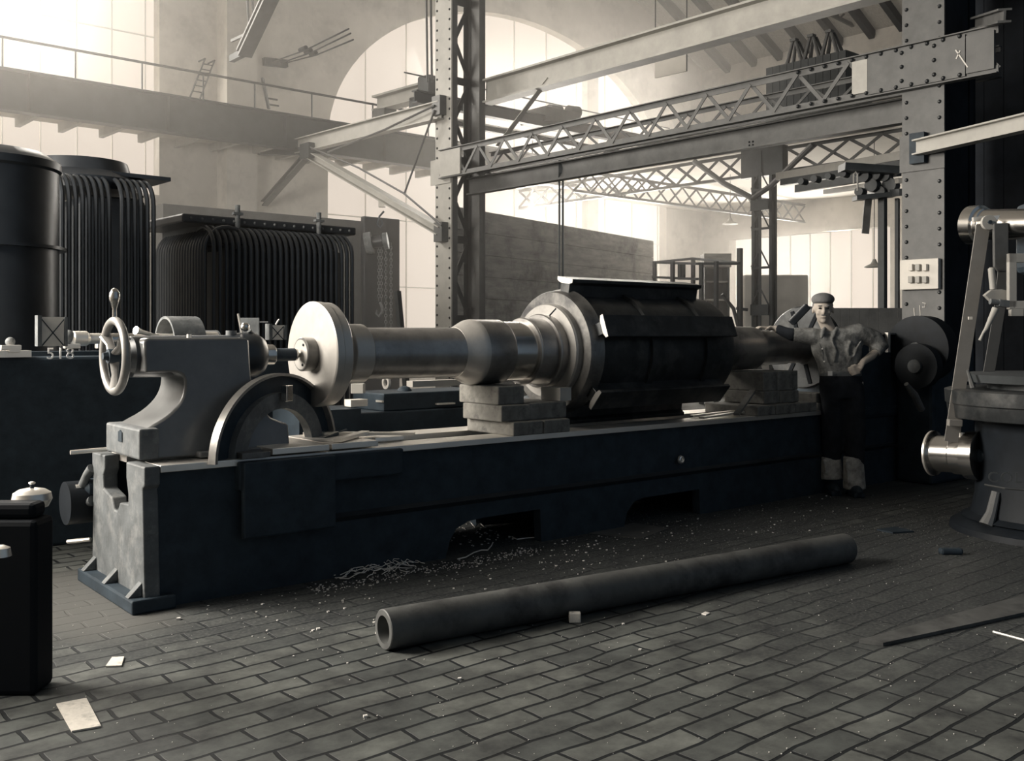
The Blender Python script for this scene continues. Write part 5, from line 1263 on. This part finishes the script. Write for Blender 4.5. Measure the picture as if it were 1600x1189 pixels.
MB().tube([atd(1512, 578, 6.8), atd(1520, 605, 6.8)], [0.01, 0.02], 8).build('oil_spout', 'girder_mid', t, smooth=True)
# small oil cup on the pulley bracket
for (x, r_) in ((1502, 0.025), (1510, 0.018)): MB().cyl(atd(x, 683, 7.0), atd(x, 676, 7.0), r_, n=14).build('oil_cup', 'rail', t, smooth=True)

# ================================================================== SWITCH PANEL on the right column
xp = K * XC - 0.035
a = onx(1408, 452, xp); b = onx(1468, 449, xp); zt_ = onx(1440, 405, xp).z; zb_ = onx(1440, 452, xp).z
t = thing('switch_panel', 'pale slate switch panel with six fuses on the right column', 'switch panel', Vector((xp, (a.y + b.y) / 2, zb_)))
MB().box(xp - 0.03, xp + 0.03, b.y, a.y, zb_, zt_).build('panel', 'white', t, bevel=0.004)
for r_ in range(2):
    for c_ in range(3):
        p = onx(1425 + c_ * 11, 418 + r_ * 19, xp - 0.03)
        MB().box(xp - 0.075, xp - 0.03, p.y - 0.024, p.y + 0.024, p.z - 0.035, p.z + 0.035).build('fuse', 'white' if (r_, c_) in ((0, 0), (0, 2)) else 'girder', t, bevel=0.005)
# chalk scribbles on the column
m2 = MB()
for pp in ([(1428, 481), (1429, 493), (1431, 500)], [(1437, 477), (1438, 492), (1435, 500)], [(1441, 473), (1446, 474), (1445, 480), (1441, 480)]):
    m2.tube([onx(x, y, K * XC - 0.004) for x, y in pp], 0.005, 4)
m2.build('chalk_scribble', 'chalk', cr)

# ================================================================== MAN
DM_ = 8.46
def mp(x, y, dd=0.0): return atd(x, y, DM_ + dd)
man = thing('person', 'man in work shirt and cap, one hand on the shaft, the other on his hip', 'person', Vector((mp(1315, 768).x, mp(1315, 768).y, 0)))
def soft(o, vox=0.012, sm=6):
    r_ = o.modifiers.new('Remesh', 'REMESH'); r_.mode = 'VOXEL'; r_.voxel_size = vox; r_.use_smooth_shade = True
    s_ = o.modifiers.new('Smooth', 'SMOOTH'); s_.iterations = sm; s_.factor = 0.5
    return o
HAX = (RT, FW, UZ)
bd = MB()
# head turned slightly to image left
hc = mp(1286, 484, 0.0)
hf = (-FW - RT * 0.22).normalized(); hr = hf.cross(UZ).normalized() * -1
# hr points to image right
hr = UZ.cross(hf).normalized(); hr = hr if hr.dot(RT) > 0 else -hr
hax = (hr, hf, UZ)
bd.ball(hc + UZ * 0.03 - hf * 0.015, 0.078, 0.098, 0.092, 20, 14, hax)       # skull
bd.ball(hc - UZ * 0.035 + hf * 0.02, 0.060, 0.070, 0.082, 18, 12, hax)       # jaw
bd.ball(hc - UZ * 0.095 + hf * 0.062, 0.024, 0.022, 0.020, 12, 8, hax)      # chin
bd.ball(hc - UZ * 0.018 + hf * 0.096, 0.014, 0.022, 0.024, 12, 8, hax)      # nose
bd.ball(hc - UZ * 0.002 + hf * 0.088, 0.009, 0.014, 0.028, 12, 8, hax)
bd.ball(hc - UZ * 0.062 + hf * 0.082, 0.026, 0.013, 0.008, 12, 8, hax)      # lips
bd.ball(hc + UZ * 0.026 + hf * 0.080, 0.052, 0.014, 0.010, 14, 8, hax)      # brow
for s_ in (-1, 1):
    bd.ball(hc - UZ * 0.028 + hf * 0.06 + hr * 0.038 * s_, 0.022, 0.022, 0.022, 12, 8, hax)  # cheek
    bd.ball(hc - UZ * 0.004 - hf * 0.005 + hr * 0.082 * s_, 0.009, 0.018, 0.030, 12, 8, hax)  # ear
neck0 = mp(1297, 519, 0.03)
bd.tube([neck0 - UZ * 0.05, neck0, hc - UZ * 0.06 - hf * 0.02], [0.068, 0.058, 0.056], 16)
# torso core (under the clothes), arms and hands in one surface
chest = mp(1308, 545, 0.03); hip = mp(1312, 598, 0.03)
bd.tube([hip, chest, mp(1304, 520, 0.03)], [(0.13, 0.09), (0.15, 0.10), (0.09, 0.07)], 16, ref=RT)
shR = mp(1268, 525, 0.02); elR = mp(1238, 523, 0.05); wrR = mp(1210, 513, 0.12)
shL = mp(1347, 523, 0.04); elL = mp(1376, 540, 0.06); wrL = mp(1348, 566, -0.09)
bd.tube([mp(1300, 530, 0.03), shR, elR, wrR], [0.06, 0.05, 0.042, 0.028], 14)
bd.tube([mp(1310, 528, 0.03), shL, elL, mp(1362, 556, 0.0), wrL], [0.06, 0.052, 0.044, 0.036, 0.027], 14)
# right hand lying over the shaft: palm and five fingers
hcR = mp(1202, 512, 0.13)
bd.tube([wrR, hcR], [(0.028, 0.02), (0.04, 0.02)], 12)
for k, (dx, l_) in enumerate(((-0.033, 0.082), (-0.011, 0.09), (0.011, 0.085), (0.032, 0.068))):
    s0 = hcR - RT * 0.03 - FW * dx + UZ * 0.002
    bd.tube([hcR - FW * dx * 0.8, s0 - RT * 0.015, s0 - RT * (0.02 + l_ * 0.45) + UZ * 0.004, s0 - RT * (0.02 + l_ * 0.8) - UZ * 0.012, s0 - RT * (0.02 + l_ * 0.95) - UZ * 0.028], [0.011, 0.0105, 0.0095, 0.009, 0.0075], 10)
bd.tube([hcR - FW * 0.03, hcR - FW * 0.055 - RT * 0.015 - UZ * 0.004, hcR - FW * 0.065 - RT * 0.05 - UZ * 0.018], [0.013, 0.011, 0.009], 10)
# left hand curled on the hip
hcL = mp(1341, 577, -0.11)
bd.tube([wrL, wrL.lerp(hcL, 0.5), hcL], [(0.027, 0.022), (0.036, 0.022), (0.04, 0.022)], 12)
for k, dx in enumerate((-0.032, -0.011, 0.011, 0.031)):
    s0 = hcL + (RT * 0.35 + UZ * -0.9).normalized() * dx - RT * 0.015
    l_ = (0.06, 0.066, 0.062, 0.052)[k]
    bd.tube([s0 + RT * 0.02, s0 - RT * 0.02 - UZ * 0.008 - FW * 0.012, s0 - RT * l_ * 0.75 - UZ * 0.016 - FW * 0.006, s0 - RT * l_ * 0.85 - UZ * 0.022 + FW * 0.022], [0.011, 0.0105, 0.0098, 0.0085], 10)
bd.tube([hcL + UZ * 0.025, hcL + UZ * 0.036 - RT * 0.03 - FW * 0.01, hcL + UZ * 0.028 - RT * 0.062 - FW * 0.004], [0.013, 0.011, 0.009], 10)
# legs to ankles
for (hx, kx, ax_, ay, dd) in ((1299, 1301, 1300, 750, 0.12), (1331, 1335, 1336, 762, 0.0)):
    bd.tube([mp(hx + 3, 596, 0.03), mp(kx, 680, 0.02 + dd * 0.5), mp(ax_, ay - 8, dd)], [0.08, 0.055, 0.04], 14)
body = soft(bd.build('body', 'skin', man, smooth=True), 0.007, 3)
# eyes, eyebrows, moustache
for s_ in (-1, 1):
    MB().ball(hc + UZ * 0.010 + hf * 0.080 + hr * 0.031 * s_, 0.013, 0.010, 0.007, 12, 8, hax).build('eye', 'black', body, smooth=True)
    MB().ball(hc + UZ * 0.031 + hf * 0.090 + hr * 0.032 * s_, 0.019, 0.006, 0.0045, 12, 8, hax).build('eyebrow', 'cap', body, smooth=True)
MB().ball(hc - UZ * 0.047 + hf * 0.091, 0.025, 0.007, 0.006, 12, 8, hax).build('moustache', 'cap', body, smooth=True)
MB().ball(hc + UZ * 0.035 - hf * 0.035, 0.086, 0.080, 0.075, 20, 12, hax).build('hair', 'cap', man, smooth=True)
cp_ = MB().ball(hc + UZ * 0.088 - hf * 0.012, 0.098, 0.112, 0.058, 24, 12, hax); cp_.ball(hc + UZ * 0.072 + hf * 0.01, 0.088, 0.098, 0.03, 24, 10, hax)
soft(cp_.build('cap', 'cap', man, smooth=True), 0.012, 4)
# shirt
sh = MB()
sh.tube([mp(1313, 585, 0.03), mp(1311, 565, 0.03), mp(1308, 545, 0.03), mp(1305, 527, 0.035), mp(1302, 516, 0.04)], [(0.175, 0.12), (0.185, 0.125), (0.215, 0.13), (0.215, 0.12), (0.10, 0.08)], 28, ref=RT)
sh.tube([mp(1300, 533, 0.03), shR, elR + RT * 0.01], [0.085, 0.072, 0.062], 16)
sh.tube([mp(1310, 530, 0.03), mp(1342, 521, 0.04), mp(1368, 530, 0.06), elL, mp(1366, 550, 0.02)], [0.095, 0.088, 0.075, 0.072, 0.056], 16)
for s_, (x0_, x1_) in ((-1, (1289, 1283)), (1, (1308, 1300))): sh.tube([mp(x0_, 511, 0.0), mp((x0_ + x1_) / 2, 520, -0.08), mp(x1_, 529, -0.10)], [0.014, 0.02, 0.012], 10)
for pp in ([(1300, 532), (1306, 548), (1303, 566)], [(1330, 530), (1324, 548), (1330, 562)], [(1346, 532), (1338, 545), (1334, 558)], [(1280, 535), (1285, 552), (1288, 568)]):
    sh.tube([mp(x, y, -0.105) for x, y in pp], [0.008, 0.014, 0.008], 8)
shirt = soft(sh.build('shirt', 'shirt', man, smooth=True), 0.011, 3)
m2 = MB()
for (x, y, dd) in ((1285, 545, -0.115), (1288, 565, -0.115)): m2.ball(mp(x, y, dd), 0.008)
m2.build('buttons', 'chip', shirt, smooth=True)
soft(MB().tube([elR + RT * 0.03, elR, mp(1226, 519, 0.08), wrR + RT * 0.02], [0.055, 0.056, 0.046, 0.038], 16).build('sleeve', 'trouser', man, smooth=True, label='black oily right sleeve'), 0.009, 3)
# belt + buckle
m2 = MB().tube([mp(1313, 587, 0.03), mp(1313, 580, 0.03)], [(0.178, 0.124), (0.178, 0.124)], 36, ref=RT); m2.build('belt', 'iron_end', man, smooth=True)
MB().bar(mp(1297, 580, -0.115), mp(1297, 587, -0.115), 0.035, 0.01, FW).build('buckle', 'chip', man)
# trousers and gaiters
tr = MB()
tr.tube([mp(1313, 583, 0.03), mp(1314, 600, 0.03), mp(1315, 622, 0.03)], [(0.172, 0.12), (0.185, 0.125), (0.18, 0.12)], 24, ref=RT)
tr.tube([mp(1301, 605, 0.03), mp(1300, 680, 0.05), mp(1299, 728, 0.11)], [0.105, 0.085, 0.075], 18)
tr.tube([mp(1331, 605, 0.03), mp(1336, 680, 0.0), mp(1335, 728, 0.0)], [0.105, 0.088, 0.078], 18)
soft(tr.build('trousers', 'trouser', man, smooth=True), 0.014, 4)
for (x, y0_, y1_, dd, lab) in ((1299, 712, 748, 0.10, None), (1334, 712, 764, 0.0, None)):
    g_ = MB().tube([mp(x - 1, y0_, dd), mp(x, (y0_ + y1_) / 2, dd), mp(x + 1, y1_, dd)], [0.082, 0.088, 0.095], 18)
    for k in range(3): g_.tube([mp(x - 12 + k * 8, y0_ + 5, dd - 0.07), mp(x - 8 + k * 8, y1_ - 8, dd - 0.08)], 0.012, 8)
    soft(g_.build('gaiter', 'gaiter', man, smooth=True), 0.012, 3)
for (x, dd) in ((1298, 0.10), (1333, 0.0)):
    c_ = Vector((mp(x, 522, dd).x, mp(x, 522, dd).y, 0))
    s_ = MB().ball(c_ + UZ * 0.05 - FW * 0.05, 0.05, 0.13, 0.05, 16, 10, (RT, FW, UZ)); s_.box(-0.045, 0.045, -0.16, 0.07, 0.0, 0.03, T=lambda x_, y_, z_: c_ + RT * x_ + FW * y_ + UZ * z_)
    soft(s_.build('shoe', 'iron', man, smooth=True), 0.01, 2)

# ================================================================== HAZE that hangs in the hall in front of the windows
hm = bpy.data.materials.new('hall_haze'); hm.use_nodes = True; nt = hm.node_tree
nt.nodes.remove(nt.nodes['Principled BSDF'])
vs_ = nt.nodes.new('ShaderNodeVolumeScatter'); vs_.inputs['Density'].default_value = 0.019; vs_.inputs['Anisotropy'].default_value = 0.45
vs_.inputs['Color'].default_value = (1.0, 0.96, 0.9, 1)
nt.links.new(vs_.outputs[0], nt.nodes['Material Output'].inputs['Volume'])
M['haze'] = hm
MB().box(-2.5, K * 23.8, 10.2, wy0 - 0.01, 0.02, 11.0).build('haze', 'haze', kind='stuff', label='smoky haze hanging in the hall in front of the windows', category='haze')
